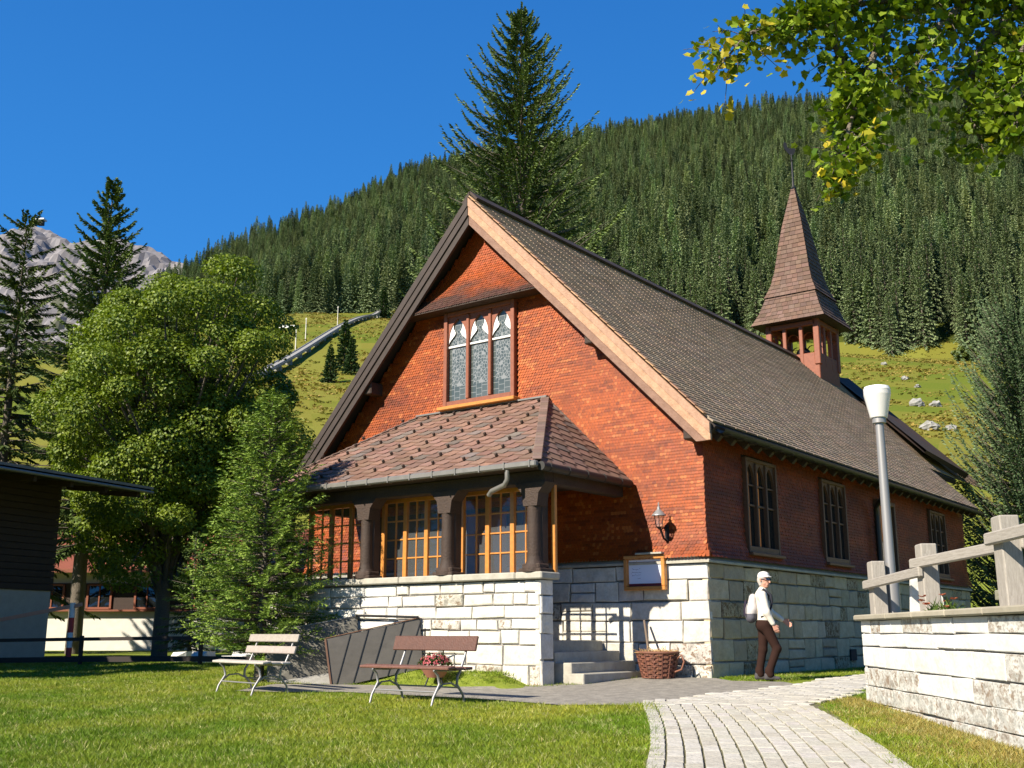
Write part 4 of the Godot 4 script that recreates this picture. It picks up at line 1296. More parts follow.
	m.lathe(Vector3(0, 15.02, 0), [Vector2(0.085, 0.0), Vector2(0.10, 0.05), Vector2(0.05, 0.10), Vector2(0.035, 0.3), Vector2(0.03, 1.0), Vector2(0.05, 1.05), Vector2(0.025, 1.1), Vector2(0.02, 1.28), Vector2(0.0, 1.3)], 10)
	part(bf, "finial", m, M.dark_iron)
	m = MB.new()
	var ck := PackedVector2Array([Vector2(-0.05, 0), Vector2(0.06, 0), Vector2(0.14, 0.12), Vector2(0.15, 0.26), Vector2(0.12, 0.38), Vector2(0.20, 0.40), Vector2(0.13, 0.46), Vector2(0.11, 0.54), Vector2(0.06, 0.50), Vector2(0.03, 0.36), Vector2(-0.06, 0.26), Vector2(-0.13, 0.32), Vector2(-0.15, 0.48), Vector2(-0.23, 0.55), Vector2(-0.28, 0.42), Vector2(-0.24, 0.24), Vector2(-0.14, 0.10)])
	m.extrude(ck, Transform3D(Basis(Vector3.UP, 0.6).scaled(Vector3.ONE * 0.9), Vector3(0, 16.26, 0)), 0.03)
	part(bf, "weathercock", m, M.dark_iron)

# ------------------------------------------------------------------ cellar stair with sheet metal parapets
func cellar_entrance() -> void:
	var t := thing("cellar_entrance", "grey sheet metal parapet of a cellar stair in front of the porch wall", "parapet")
	var n := Vector3(0.55, 0, 0.83)
	var bl := Vector3(-4.97, -0.16, 3.40)
	var br := Vector3(-3.87, 0.14, 2.48)
	var tr := Vector3(-3.97, 0.93, 2.46)
	var tl := Vector3(-5.11, 0.60, 3.44)
	var m := MB.new()
	for q in [[bl, br, tr, tl]]:
		var a: Vector3 = q[0]; var b: Vector3 = q[1]; var c: Vector3 = q[2]; var d: Vector3 = q[3]
		var k := n * -0.07
		m.quad(a, b, c, d); m.quad(b + k, a + k, d + k, c + k); m.quad(a + k, a, d, d + k); m.quad(d, c, c + k, d + k); m.quad(b, b + k, c + k, c)
	var near := part(t, "near_parapet", m, M.sheet_metal)
	for i in 5:
		m = MB.new()
		var f0 := 0.16 + i * 0.19
		m.beam(bl.lerp(br, f0 - 0.12) + n * 0.008, tl.lerp(tr, f0 + 0.10) + n * 0.008, 0.012, 0.008, Color.WHITE, n)
		part(near, "seam", m, M.dark_iron)
	m = MB.new()
	m.beam(tl + Vector3(-0.02, 0.012, 0) - n * 0.03, tr + Vector3(0, 0.012, 0) - n * 0.03, 0.10, 0.018, Color.WHITE, Vector3.UP, 0.006)
	m.beam(bl + Vector3(-0.012, 0, 0), tl + Vector3(-0.012, 0, 0), 0.03, 0.05, Color.WHITE, n)
	part(near, "cap", m, M.brown_wood)
	m = MB.new()
	var f := [Vector3(-6.30, -0.18, 3.60), Vector3(-5.30, 0.05, 2.50), Vector3(-5.39, 0.97, 2.46), Vector3(-6.53, 0.70, 3.44)]
	var k2 := n * -0.10
	m.quad(f[0], f[1], f[2], f[3]); m.quad(f[1] + k2, f[0] + k2, f[3] + k2, f[2] + k2); m.quad(f[3], f[2], f[2] + k2, f[3] + k2); m.quad(f[0] + k2, f[0], f[3], f[3] + k2)
	var far := part(t, "far_parapet", m, M.old_concrete)
	m = MB.new()
	m.beam(f[3] + Vector3(0, 0.012, 0) - n * 0.05, f[2] + Vector3(0, 0.012, 0) - n * 0.05, 0.13, 0.03, Color.WHITE, Vector3.UP, 0.006)
	part(far, "cap", m, M.zinc)
	m = MB.new()
	m.tube([Vector3(-5.39, 0.99, 2.50), Vector3(-3.97, 0.95, 2.50)], [0.02, 0.02], 8)
	m.tube([Vector3(-5.02, 0.60, 3.3), Vector3(-5.0, 0.78, 3.28), Vector3(-5.12, 0.8, 3.33)], [0.014, 0.014, 0.014], 6)
	part(t, "handrail", m, M.dark_iron)
	m = MB.new()
	m.quad(Vector3(-6.3, -0.1, 3.55), Vector3(-5.0, -0.1, 3.4), Vector3(-3.95, 0.12, 2.5), Vector3(-5.3, 0.12, 2.5))
	part(t, "landing", m, M.concrete)

# ------------------------------------------------------------------ retaining wall with timber fence on the right
const WU := Vector3(0.5625, 0, 0.8268)
const WN := Vector3(-0.8268, 0, 0.5625)
func right_wall() -> void:
	var w0 := Vector3(3.42, 0, 2.72)
	var L := 6.9
	var t := thing("stone_wall", "pale sunlit stone garden wall with flat coping beside the path", "wall", Vector3.ZERO)
	var b := Basis(WU, Vector3.UP, WU.cross(Vector3.UP))
	var core := MB.new()
	core.box(w0 + WU * (L / 2 + 0.02) - WN * 0.25 + Vector3(0, 0.22, 0), Vector3(L - 0.04, 1.12, 0.44), Color.WHITE, b)
	part(t, "core", core, M.mortar)
	masonry(t, w0 + Vector3(0, -0.36, 0), WU, WN, L, [0.26, 0.19, 0.21, 0.24, 0.15, 0.155], 0.38, 1.05, 0.014, 0.008, null, [1.05, 1.3], 0.0, 0.42, 1.0)
	masonry(t, w0 + Vector3(0, -0.36, 0) - WN * 0.46, -WN * -1, -WU, 0.46, [0.30, 0.30, 0.30, 0.30], 0.3, 0.5, 0.02, 0.02, null, [0.95, 1.2])
	var x := -0.06
	while x < L:
		var l := minf(rf(0.9, 1.6), L - x)
		var m := MB.new()
		m.cbox(w0 + WU * (x + l / 2) - WN * 0.22 + Vector3(0, 0.875, 0), Vector3(l - 0.006, 0.065, 0.60), 0.014, Color(.9, .86, .78) * rf(.9, 1.1), b)
		part(t, "coping_stone", m, M.slab)
		x += l
	# moss and dirt streaks are left to the stone itself; fence on top
	var fence := thing("timber_fence", "weathered grey timber fence with chunky posts on the stone wall", "fence")
	var px := [0.10, 2.0, 4.14, 6.3]
	var ph := [0.64, 0.70, 0.77, 0.8]
	for k in 4:
		var p: Vector3 = w0 + WU * px[k] - WN * 0.20 + Vector3(0, 0.905, 0)
		var m := MB.new()
		m.cbox(p + Vector3(0, ph[k] / 2, 0), Vector3(0.20, ph[k], 0.17), 0.012, Color(1, 1, 1) * rf(.95, 1.15), b * Basis(Vector3.BACK, rf(-.02, .02)))
		part(fence, "post", m, M.grey_wood)
	for k in 3:
		var a: Vector3 = w0 + WU * (px[k] - 0.14) - WN * 0.08 + Vector3(0, 0.905 + [0.36, 0.50, 0.58][k], 0)
		var c: Vector3 = w0 + WU * (px[k + 1] + 0.12) - WN * (0.09 if k != 1 else 0.3) + Vector3(0, 0.905 + [0.41, 0.54, 0.60][k], 0)
		var m := MB.new()
		m.beam(a, c, 0.055, 0.105, Color(1, 1, 1) * rf(.95, 1.2), Vector3.UP, 0.012)
		part(fence, "rail", m, M.grey_rail)
	# lower fence farther back by the church side
	var f2 := thing("low_fence", "low dark timber rail with a pale post beside the church wall", "fence")
	for q in [[0.9, 0.86], [3.3, 0.95]]:
		var p: Vector3 = w0 + WU * q[0] - WN * 1.5
		p.y = ground_h(p.x, p.z)
		var m := MB.new()
		m.cbox(p + Vector3(0, 0.68, 0), Vector3(0.16, 1.36, 0.14), 0.012, Color(1.25, 1.22, 1.2), b)
		part(f2, "post", m, M.grey_wood)
	var m2 := MB.new()
	m2.beam(w0 + WU * 0.6 - WN * 1.42 + Vector3(0, 1.12, 0), w0 + WU * 3.7 - WN * 1.42 + Vector3(0, 1.08, 0), 0.06, 0.12, Color(.8, .85, .7), Vector3.UP, 0.012)
	part(f2, "rail", m2, M.grey_rail)
	var fs := MB.new()
	var sp := w0 + WU * 1.25 - WN * 0.42 + Vector3(0, 0.905, 0)
	fs.extrude(PackedVector2Array([Vector2(-0.2, 0), Vector2(0.16, 0), Vector2(0.15, 0.17), Vector2(0.03, 0.36), Vector2(-0.17, 0.42)]), Transform3D(Basis(Vector3.UP, 0.55), sp), 0.07, Color(1.2, 1.2, 1.2))
	single("upright_slab", "small pale upright stone slab standing between the fence posts", "stone slab", fs, M.stone)
	# street lamp
	var lp := gp(3.77, 2.56)
	var lamp := thing("street_lamp", "slim grey street lamp with white tapered glass shade", "street lamp", lp)
	var pole := MB.new()
	pole.lathe(Vector3.ZERO, [Vector2(0.088, -0.05), Vector2(0.088, 1.42), Vector2(0.060, 1.46), Vector2(0.052, 3.34), Vector2(0.085, 3.35), Vector2(0.085, 3.42), Vector2(0.0, 3.43)], 18)
	part(lamp, "pole", pole, M.iron)
	var sh := MB.new()
	sh.lathe(Vector3(0, 3.41, 0), [Vector2(0.06, 0.0), Vector2(0.105, 0.01), Vector2(0.165, 0.30), Vector2(0.165, 0.37), Vector2(0.14, 0.40)], 28)
	part(lamp, "glass_shade", sh, M.lamp_white)
	sh = MB.new()
	sh.lathe(Vector3(0, 3.80, 0), [Vector2(0.168, -0.03), Vector2(0.15, 0.015), Vector2(0.07, 0.035), Vector2(0.0, 0.04)], 28)
	part(lamp, "cap", sh, M.white_paint)
	# plants growing from the coping
	var pl := thing("wall_plant", "small rusty red flowering plant on the wall top beside the middle post", "plant", w0 + WU * 2.35 - WN * 0.2 + Vector3(0, 0.905, 0))
	var lv := MB.new()
	for k in 70:
		var d := Vector3(rf(-1, 1), rf(.3, 1.3), rf(-1, 1)).normalized()
		var l := rf(.06, .2)
		var s := d.cross(Vector3(rf(-1, 1), rf(-1, 1), rf(-1, 1))).normalized() * 0.012
		var a := Vector3(rf(-.16, .16), 0, rf(-.06, .06))
		lv.tri(a - s, a + s, a + d * l, tint(lin(.10, .16, .03), 0.3))
	part(pl, "leaves", lv, M.leaf)
	for k in 9:
		var fl := MB.new()
		var a := Vector3(rf(-.2, .16), rf(.03, .16), rf(-.04, .08))
		for s in 9:
			var f := TAU * s / 9
			fl.tri(a, a + Vector3(cos(f), rf(.2, .7), sin(f)) * 0.04, a + Vector3(cos(f + .7), rf(.2, .7), sin(f + .7)) * 0.04, tint(lin(.40, .11, .05), 0.25))
		part(pl, "flower", fl, M.vc_matte)

# ------------------------------------------------------------------ neighbours on the left
func neighbours() -> void:
	# dark chalet at the left edge
	var D := Vector3(-0.22, 0, -0.9755)
	var N := Vector3(0.9755, 0, -0.22)
	var pc := Vector3(-19.92, 0, -0.4)
	var L := 9.0
	var ch := thing("chalet", "dark brown weatherboarded chalet with pale plaster base at the left edge", "house")
	var b := Basis(D, Vector3.UP, N)
	var m := MB.new()
	m.box(pc - D * L / 2 - N * 3.0 + Vector3(0, 0.85, 0), Vector3(L, 1.95, 6.0), Color.WHITE, b)
	part(ch, "plaster_base", m, M.grey_plaster)
	m = MB.new()
	m.box(pc - D * L / 2 - N * 3.02 + Vector3(0, 3.3, 0), Vector3(L - 0.02, 3.0, 5.98), Color.WHITE, b)
	var wall := part(ch, "wall", m, M.old_wood)
	for k in 17:
		m = MB.new()
		m.cbox(pc - D * L / 2 + N * 0.012 + Vector3(0, 1.90 + k * 0.175, 0), Vector3(L + 0.08, 0.168, 0.07), 0.012, Color.WHITE, b * Basis(Vector3.RIGHT, 0.06))
		part(wall, "plank", m, M.old_wood)
	m = MB.new()
	var e := pc + N * 1.8 + D * 1.6
	var r0 := Vector3(e.x, 4.72, e.z)
	var up := (-N + Vector3(0, 0.11, 0)).normalized()
	m.quad(r0 - D * 12, r0, r0 + up * 6.2, r0 - D * 12 + up * 6.2)
	m.quad(r0 + Vector3(0, -0.16, 0), r0 - D * 12 + Vector3(0, -0.16, 0), r0 - D * 12 + up * 6.2 + Vector3(0, -0.16, 0), r0 + up * 6.2 + Vector3(0, -0.16, 0))
	m.quad(r0, r0 + Vector3(0, -0.16, 0), r0 + up * 6.2 + Vector3(0, -0.16, 0), r0 + up * 6.2)
	var roof := part(ch, "roof", m, M.deck)
	m = MB.new()
	m.beam(r0 - D * 12 + Vector3(0, -0.02, 0) + N * 0.03, r0 + D * 0.03 + Vector3(0, -0.02, 0) + N * 0.03, 0.05, 0.07)
	m.tube([r0 - D * 12 + Vector3(0, -0.14, 0) + N * 0.06, r0 + Vector3(0, -0.14, 0) + N * 0.06], [0.045, 0.045], 10)
	part(roof, "gutter", m, M.zinc)
	for k in 8:
		m = MB.new()
		var q := r0 - D * (0.4 + k * 1.2) + Vector3(0, -0.24, 0) - N * 0.1
		m.beam(q, q - N * 1.4 + Vector3(0, 0.14, 0), 0.10, 0.14)
		part(roof, "rafter", m, M.old_wood)
	# white house behind the maple
	var hd := Vector3(0.80, 0, -0.60)
	var hn := Vector3(0.60, 0, 0.80)
	var ho := Vector3(-36.0, 0, -9.0)
	var h := thing("white_house", "white plastered house with dark windows half hidden behind the round maple", "house")
	var hb := Basis(hd, Vector3.UP, hn)
	m = MB.new()
	m.box(ho + hd * 6 - hn * 3 + Vector3(0, 1.5, 0), Vector3(12.5, 3.6, 6), Color.WHITE, hb)
	part(h, "wall", m, M.plaster)
	m = MB.new()
	m.box(ho + hd * 6 - hn * 2.96 + Vector3(0, 2.2, 0), Vector3(12.6, 1.1, 6.1), Color.WHITE, hb)
	part(h, "timber_front", m, M.old_wood)
	m = MB.new()
	m.cbox(ho + hd * 6 + hn * 0.12 + Vector3(0, 1.62, 0), Vector3(12.6, 0.08, 0.3), 0.01, Color.WHITE, hb)
	part(h, "ledge", m, M.red_wood)
	for k in 6:
		var wx := 0.9 + k * 2.0
		m = MB.new()
		for s in [-0.5, 0.5]: m.cbox(ho + hd * (wx + s * 0.98) + hn * 0.12 + Vector3(0, 2.2, 0), Vector3(0.09, 1.0, 0.08), 0.008, Color.WHITE, hb)
		for s in [1.72, 2.68]: m.cbox(ho + hd * wx + hn * 0.12 + Vector3(0, s, 0), Vector3(0.9, 0.09, 0.08), 0.008, Color.WHITE, hb)
		m.cbox(ho + hd * wx + hn * 0.12 + Vector3(0, 2.2, 0), Vector3(0.06, 0.88, 0.06), 0.006, Color.WHITE, hb)
		var win := part(h, "window", m, M.red_wood)
		m = MB.new()
		m.box(ho + hd * wx + hn * 0.10 + Vector3(0, 2.2, 0), Vector3(0.9, 0.9, 0.02), Color.WHITE, hb)
		part(win, "pane", m, M.dark_glass)
	m = MB.new()
	m.box(ho + hd * 9.5 + hn * 0.10 + Vector3(0, 0.95, 0), Vector3(0.95, 1.3, 0.06), Color.WHITE, hb)
	part(h, "door", m, M.old_wood)
	m = MB.new()
	var a := ho + hn * 1.0 + hd * -0.8 + Vector3(0, 3.3, 0)
	m.quad(a, a + hd * 13.6, a + hd * 13.6 - hn * 4 + Vector3(0, 2.0, 0), a - hn * 4 + Vector3(0, 2.0, 0))
	m.quad(a + Vector3(0, -.15, 0), a - hn * 4 + Vector3(0, 1.85, 0), a + hd * 13.6 - hn * 4 + Vector3(0, 1.85, 0), a + hd * 13.6 + Vector3(0, -.15, 0))
	m.quad(a + Vector3(0, -.15, 0), a + hd * 13.6 + Vector3(0, -.15, 0), a + hd * 13.6, a)
	m.quad(a - hn * 4 + Vector3(0, 2.0, 0), a + hd * 13.6 - hn * 4 + Vector3(0, 2.0, 0), a + hd * 13.6 - hn * 8, a - hn * 8)
	part(h, "roof", m, M.red_wood)
	# village houses glimpsed between the spruces on the far left
	for q in [[-44.0, -4.0, "brown roofed village house glimpsed between the left spruces", 6.0], [-52.0, 4.0, "white village house with red roof at the far left edge", 8.0]]:
		var vh := thing("village_house", q[2], "house", gp(q[0], q[1]))
		m = MB.new()
		m.box(Vector3(0, q[3] * 0.45, 0), Vector3(8, q[3] * 0.9 + 1.0, 7), Color.WHITE, hb)
		part(vh, "wall", m, M.plaster)
		m = MB.new()
		m.extrude(PackedVector2Array([Vector2(-5.0, q[3] * 0.86), Vector2(5.0, q[3] * 0.86), Vector2(0, q[3] * 0.86 + 3.2)]), Transform3D(hb, Vector3.ZERO), 8.6)
		part(vh, "roof", m, M.red_wood)
		for k in 3:
			m = MB.new()
			m.box(hb * Vector3(-2.4 + k * 2.4, q[3] * 0.6, 3.52), Vector3(1.0, 1.3, 0.06), Color.WHITE, hb)
			part(vh, "window", m, M.dark_glass)
	# chalet across the lane, mirrored in the dark side windows
	var mh := thing("lane_chalet", "white and orange timber chalet across the lane right of the church", "house", gp(11.0, -33.0))
	m = MB.new()
	m.box(Vector3(0, 2.2, 0), Vector3(9, 4.6, 8))
	part(mh, "plaster_storey", m, M.plaster)
	m = MB.new()
	m.extrude(PackedVector2Array([Vector2(-4.6, 4.4), Vector2(4.6, 4.4), Vector2(4.6, 7.0), Vector2(0, 9.6), Vector2(-4.6, 7.0)]), Transform3D(), 8.2)
	part(mh, "timber_storey", m, M.joinery)
	m = MB.new()
	m.beam(Vector3(-2.85, 8.45, 0), Vector3(-2.75, 8.5, 0), 10.5, 0.1)
	m.quad(Vector3(-5.8, 6.5, 5.2), Vector3(0, 9.9, 5.2), Vector3(0, 9.9, -5.2), Vector3(-5.8, 6.5, -5.2)); m.quad(Vector3(0, 9.9, 5.2), Vector3(5.8, 6.5, 5.2), Vector3(5.8, 6.5, -5.2), Vector3(0, 9.9, -5.2))
	part(mh, "roof", m, M.old_wood)
	for q in [[-2.6, 2.4], [0.0, 2.4], [2.6, 2.4], [-2.6, 5.7], [0.0, 5.7], [2.6, 5.7]]:
		m = MB.new()
		m.box(Vector3(q[0], q[1], 4.12), Vector3(1.1, 1.3, 0.08))
		part(mh, "window", m, M.dark_glass)
	# low dark rail fence at the back of the lawn
	var f := thing("rail_fence", "low dark two rail fence along the back of the lawn", "fence")
	var fp := [[-24.5, 4.6], [-21.2, 3.6], [-18.29, 2.45], [-15.72, 1.16], [-12.63, 0.12], [-9.5, -0.3]]
	for k in fp.size():
		m = MB.new()
		m.cbox(gp(fp[k][0], fp[k][1], 0.31), Vector3(0.08, 0.74, 0.08), 0.01)
		part(f, "post", m, M.deck)
		if k < fp.size() - 1:
			for y in [0.14, 0.60]:
				m = MB.new()
				m.beam(gp(fp[k][0], fp[k][1], y), gp(fp[k + 1][0], fp[k + 1][1], y), 0.06, 0.12 if y < 0.3 else 0.08)
				part(f, "rail", m, M.deck)
	# red and white pole with stays
	var bp := thing("marker_pole", "red and white painted pole with slanting arm behind the rail fence", "pole", gp(-17.8, 0.2))
	m = MB.new()
	for k in 4: m.tube([Vector3(0, k * 0.37 - 0.02, 0), Vector3(0, (k + 1) * 0.37 - 0.02, 0)], [0.07, 0.07], 10, lin(.50, .05, .04) if k % 2 == 0 else lin(.7, .68, .65))
	part(bp, "pole", m, M.vc_matte)
	m = MB.new()
	m.beam(Vector3(0, 1.38, 0), Vector3(-1.6, 1.0, 1.2), 0.05, 0.09, lin(.55, .26, .18))
	m.beam(Vector3(0, 1.36, 0), Vector3(0.25, 1.42, -0.1), 0.05, 0.09, lin(.55, .26, .18))
	part(bp, "arm", m, M.vc_matte)
	# pale stones edging the far side of the lawn
	for k in 9:
		m = MB.new()
		var p := Vector2(-14.8 + k * 0.62 + rf(-.2, .2), -1.0 - k * 0.12 + rf(-.3, .3))
		var s := rf(0.16, 0.3)
		stone_block(m, -s, -s * 0.5, s, s * 0.6, s, s * 0.6, s * 0.4, s * 0.2, Color(1, 1, 1) * rf(.9, 1.2))
		single("edging_stone", "pale rough stone in the row edging the lawn behind the fence", "stone", m, M.stone, gp(p.x, p.y, 0.08), "stones edging the lawn")

# ------------------------------------------------------------------ trees
func kite(m: MB, a: Vector3, d: Vector3, side: Vector3, l: float, w: float, col: Color) -> void:
	var b := a + d * l
	var mid := a + d * l * 0.45
	m.tri(a, mid + side * w, b, col); m.tri(a, b, mid - side * w, col)
func conifer(h: float, rad: float, levels: int, per: int, twigs: int, tw: float, tl: float, droop: float, c0: Color, c1: Color, start := 0.06, shape := 0.85, ragged := 0.25, lift := 0.25) -> Array:
	var crown := MB.new()
	var trunk := MB.new()
	trunk.tube([Vector3(0, -0.3, 0), Vector3(0, h * 0.3, 0), Vector3(0, h * 0.7, 0), Vector3(0, h * 0.98, 0)], [h * 0.016, h * 0.012, h * 0.006, 0.01], 8)
	for i in levels:
		var t := start + (1.0 - start) * pow(i / float(levels), 0.92)
		var n := per if t < 0.85 else maxi(3, per - 3)
		for k in n:
			var az := TAU * (k + rf(-.35, .35)) / n + i * 2.4
			var L := rad * (pow(1.0 - t, shape) + 0.015) * rf(1.0 - ragged, 1.0 + ragged * 0.6)
			L *= smoothstep(0.0, 0.12, t + 0.06) * 0.25 + 0.75
			var y := t * h + rf(-.5, .5) * h / levels
			var out := Vector3(cos(az), 0, sin(az))
			var rise := lerpf(-0.05, 0.75, pow(t, 2.0)) + rf(-.1, .1)
			var dp := droop * (1.0 - t * 0.7)
			var side := Vector3(-sin(az), 0, cos(az))
			var cnt := maxi(3, int(twigs * (0.35 + 0.65 * L / rad)))
			if L > 0.6: trunk.tube([Vector3(0, y, 0), out * L * 0.5 + Vector3(0, y + L * 0.5 * (rise - dp * 0.25), 0), out * L * 0.9 + Vector3(0, y + L * (rise * 0.9 - dp * 0.8 + lift * 0.7), 0)], [0.012 + L * 0.012, 0.008 + L * 0.006, 0.004], 4, Color.WHITE, false)
			for q in cnt:
				var s := (q + rf(0.1, 0.9)) / cnt
				s = 0.12 + 0.88 * s
				var p := out * (L * s) + Vector3(0, y + L * (rise * s - dp * s * s + lift * pow(s, 4)), 0)
				var fwd := (out + Vector3(0, rise - 2 * dp * s + 3 * lift * pow(s, 3), 0)).normalized()
				var sg := 1.0 if q % 2 else -1.0
				var d := (fwd * rf(.5, 1.1) + side * sg * rf(.4, 1.2) * (1.15 - s) + Vector3(0, rf(-.5, .12), 0)).normalized()
				var l := tl * (0.5 + 0.7 * (1.0 - s)) * rf(.7, 1.3) * (0.45 + 0.55 * L / rad)
				var col := c0.lerp(c1, clampf(rng.randf() * 0.55 + (0.5 if s > 0.75 else 0.0) * rng.randf(), 0, 1))
				var up := d.cross(Vector3(rf(-.4, .4), 1, rf(-.4, .4))).normalized()
				kite(crown, p, d, up, l, tw * rf(.7, 1.3), col)
				kite(crown, p, (d + Vector3(0, -rf(.2, .8), 0)).normalized(), up.cross(d).normalized(), l * 0.85, tw * rf(.7, 1.2), tint(col, 0.12))
	return [trunk.mesh(), crown.mesh()]
func bushy(h: float, rad: float, levels: int, per: int, twigs: int, c0: Color, c1: Color) -> Array:
	# young conifer: every branch carries flat sprays of short needles
	var crown := MB.new()
	var trunk := MB.new()
	trunk.tube([Vector3(0, -0.3, 0), Vector3(0, h * 0.5, 0), Vector3(0, h * 0.98, 0)], [h * 0.018, h * 0.010, 0.006], 8)
	for i in levels:
		var t := 0.10 + 0.90 * i / float(levels)
		var prof := minf(pow(1.0 - t, 0.62), 0.55 + t * 1.6)
		for k in per:
			var az := TAU * (k + rf(-.45, .45)) / per + i * 2.4
			var L := rad * (prof + 0.02) * rf(0.62, 1.12)
			var y := t * h + rf(-.08, .08)
			var out := Vector3(cos(az), 0, sin(az))
			var side := Vector3(-sin(az), 0, cos(az))
			var rise := rf(-.05, .25) + 0.5 * t * t
			var sag := rf(.1, .3) * (1.0 - t)
			if L > 0.3: trunk.tube([Vector3(0, y, 0), out * L * 0.85 + Vector3(0, y + L * (rise - sag) * 0.85, 0)], [0.014, 0.004], 4, Color.WHITE, false)
			var n := maxi(4, int(twigs * L / rad))
			for q in n:
				var s := 0.25 + 0.75 * (q + rf(0, 1)) / n
				var p := out * (L * s) + Vector3(0, y + L * (rise * s - sag * s * s + 0.2 * pow(s, 4)), 0)
				var d := (out * rf(.4, 1.1) + side * rf(-1.3, 1.3) * (1.2 - s * 0.7) + Vector3(0, rf(-.35, .45), 0)).normalized()
				var l := rf(.13, .26) * (0.6 + 0.4 * L / rad)
				var w := d.cross(Vector3(rf(-.5, .5), 1, rf(-.5, .5))).normalized()
				var fresh := clampf(rng.randf() * 0.5 + (0.6 * rng.randf() if s > 0.7 else 0.0), 0, 1)
				for e in 6:
					var a := p + d * (l * e / 6.0)
					var sg := 1.0 if e % 2 else -1.0
					var nd := (d * 0.8 + w * sg * 0.8 + Vector3(0, rf(-.25, .25), 0)).normalized()
					kite(crown, a, nd, nd.cross(w).cross(nd).normalized() if e % 3 else nd.cross(w).normalized(), rf(.05, .085), 0.011, tint(c0.lerp(c1, clampf(fresh + (0.25 if e > 3 else 0.0), 0, 1)), 0.15))
				kite(crown, p + d * l * 0.75, d, w, 0.08, 0.012, tint(c0.lerp(c1, clampf(fresh + 0.35, 0, 1)), 0.15))
	return [trunk.mesh(), crown.mesh()]
func put_conifer(called: String, label: String, at: Vector3, parts: Array, category := "tree", group := "") -> Node3D:
	var t := thing(called, label, category, at, group)
	part(t, "trunk", parts[0], M.bark)
	part(t, "crown", parts[1], M.needle)
	return t
func leaf_clump(m: MB, c: Vector3, r: Vector3, count: int, size: float, c0: Color, c1: Color, axis: Vector3) -> void:
	for k in count:
		var d := Vector3(rng.randfn(), rng.randfn(), rng.randfn()).normalized()
		if d.dot(axis) < -0.35 and rng.randf() < 0.75: d = -d
		var p := c + Vector3(d.x * r.x, d.y * r.y, d.z * r.z) * pow(rng.randf(), 0.28)
		var nrm := (d * 0.7 + Vector3(rf(-.7, .7), rf(-.1, 1.1), rf(-.7, .7))).normalized()
		var tip := nrm.cross(Vector3(rf(-1, 1), rf(-1, 1), rf(-1, 1))).normalized()
		tip = (tip + Vector3(0, -0.35, 0)).normalized()
		var sd := tip.cross(nrm).normalized()
		var s := size * rf(.6, 1.25)
		var col := tint(c0.lerp(c1, rng.randf()), 0.15)
		var a := p - tip * s * 0.5
		var b := p + tip * s * 0.6
		m.tri(a, p + sd * s * 0.48 + nrm * s * 0.12, b, col); m.tri(a, b, p - sd * s * 0.48 + nrm * s * 0.12, col)
func broadleaf(h: float, rad: Vector3, cy: float, clumps: int, leaves: int, size: float, c0: Color, c1: Color) -> Array:
	var crown := MB.new()
	var trunk := MB.new()
	trunk.tube([Vector3(0, -0.3, 0), Vector3(0.05, h * 0.2, 0.03), Vector3(-0.05, h * 0.42, 0), Vector3(0.03, h * 0.8, 0)], [h * 0.02, h * 0.016, h * 0.012, h * 0.003], 9)
	var ctr := Vector3(0, cy, 0)
	for k in clumps:
		var f := (k + 0.5) / clumps
		var y := 1.0 - 2.0 * f
		var a := k * 2.39996
		var q := sqrt(1 - y * y)
		var d := Vector3(cos(a) * q, y, sin(a) * q)
		var e := rf(0.62, 1.0) * (1.0 if k % 4 else 0.55)
		var p := ctr + Vector3(d.x * rad.x, d.y * rad.y, d.z * rad.z) * e
		var r := rad.x * rf(0.15, 0.25)
		leaf_clump(crown, p, Vector3(r, r * 0.75, r), leaves, size, c0.lerp(c1, rf(0, .35)), c1, (d + Vector3.UP * 0.5).normalized())
		trunk.tube([Vector3(0, minf(h * 0.35, p.y * 0.5) + rf(-.2, .3), 0), (ctr + p) * 0.5 + Vector3(0, -rad.y * 0.25, 0), p], [h * 0.008, h * 0.005, h * 0.0015], 5, Color.WHITE, false)
	return [trunk.mesh(), crown.mesh()]
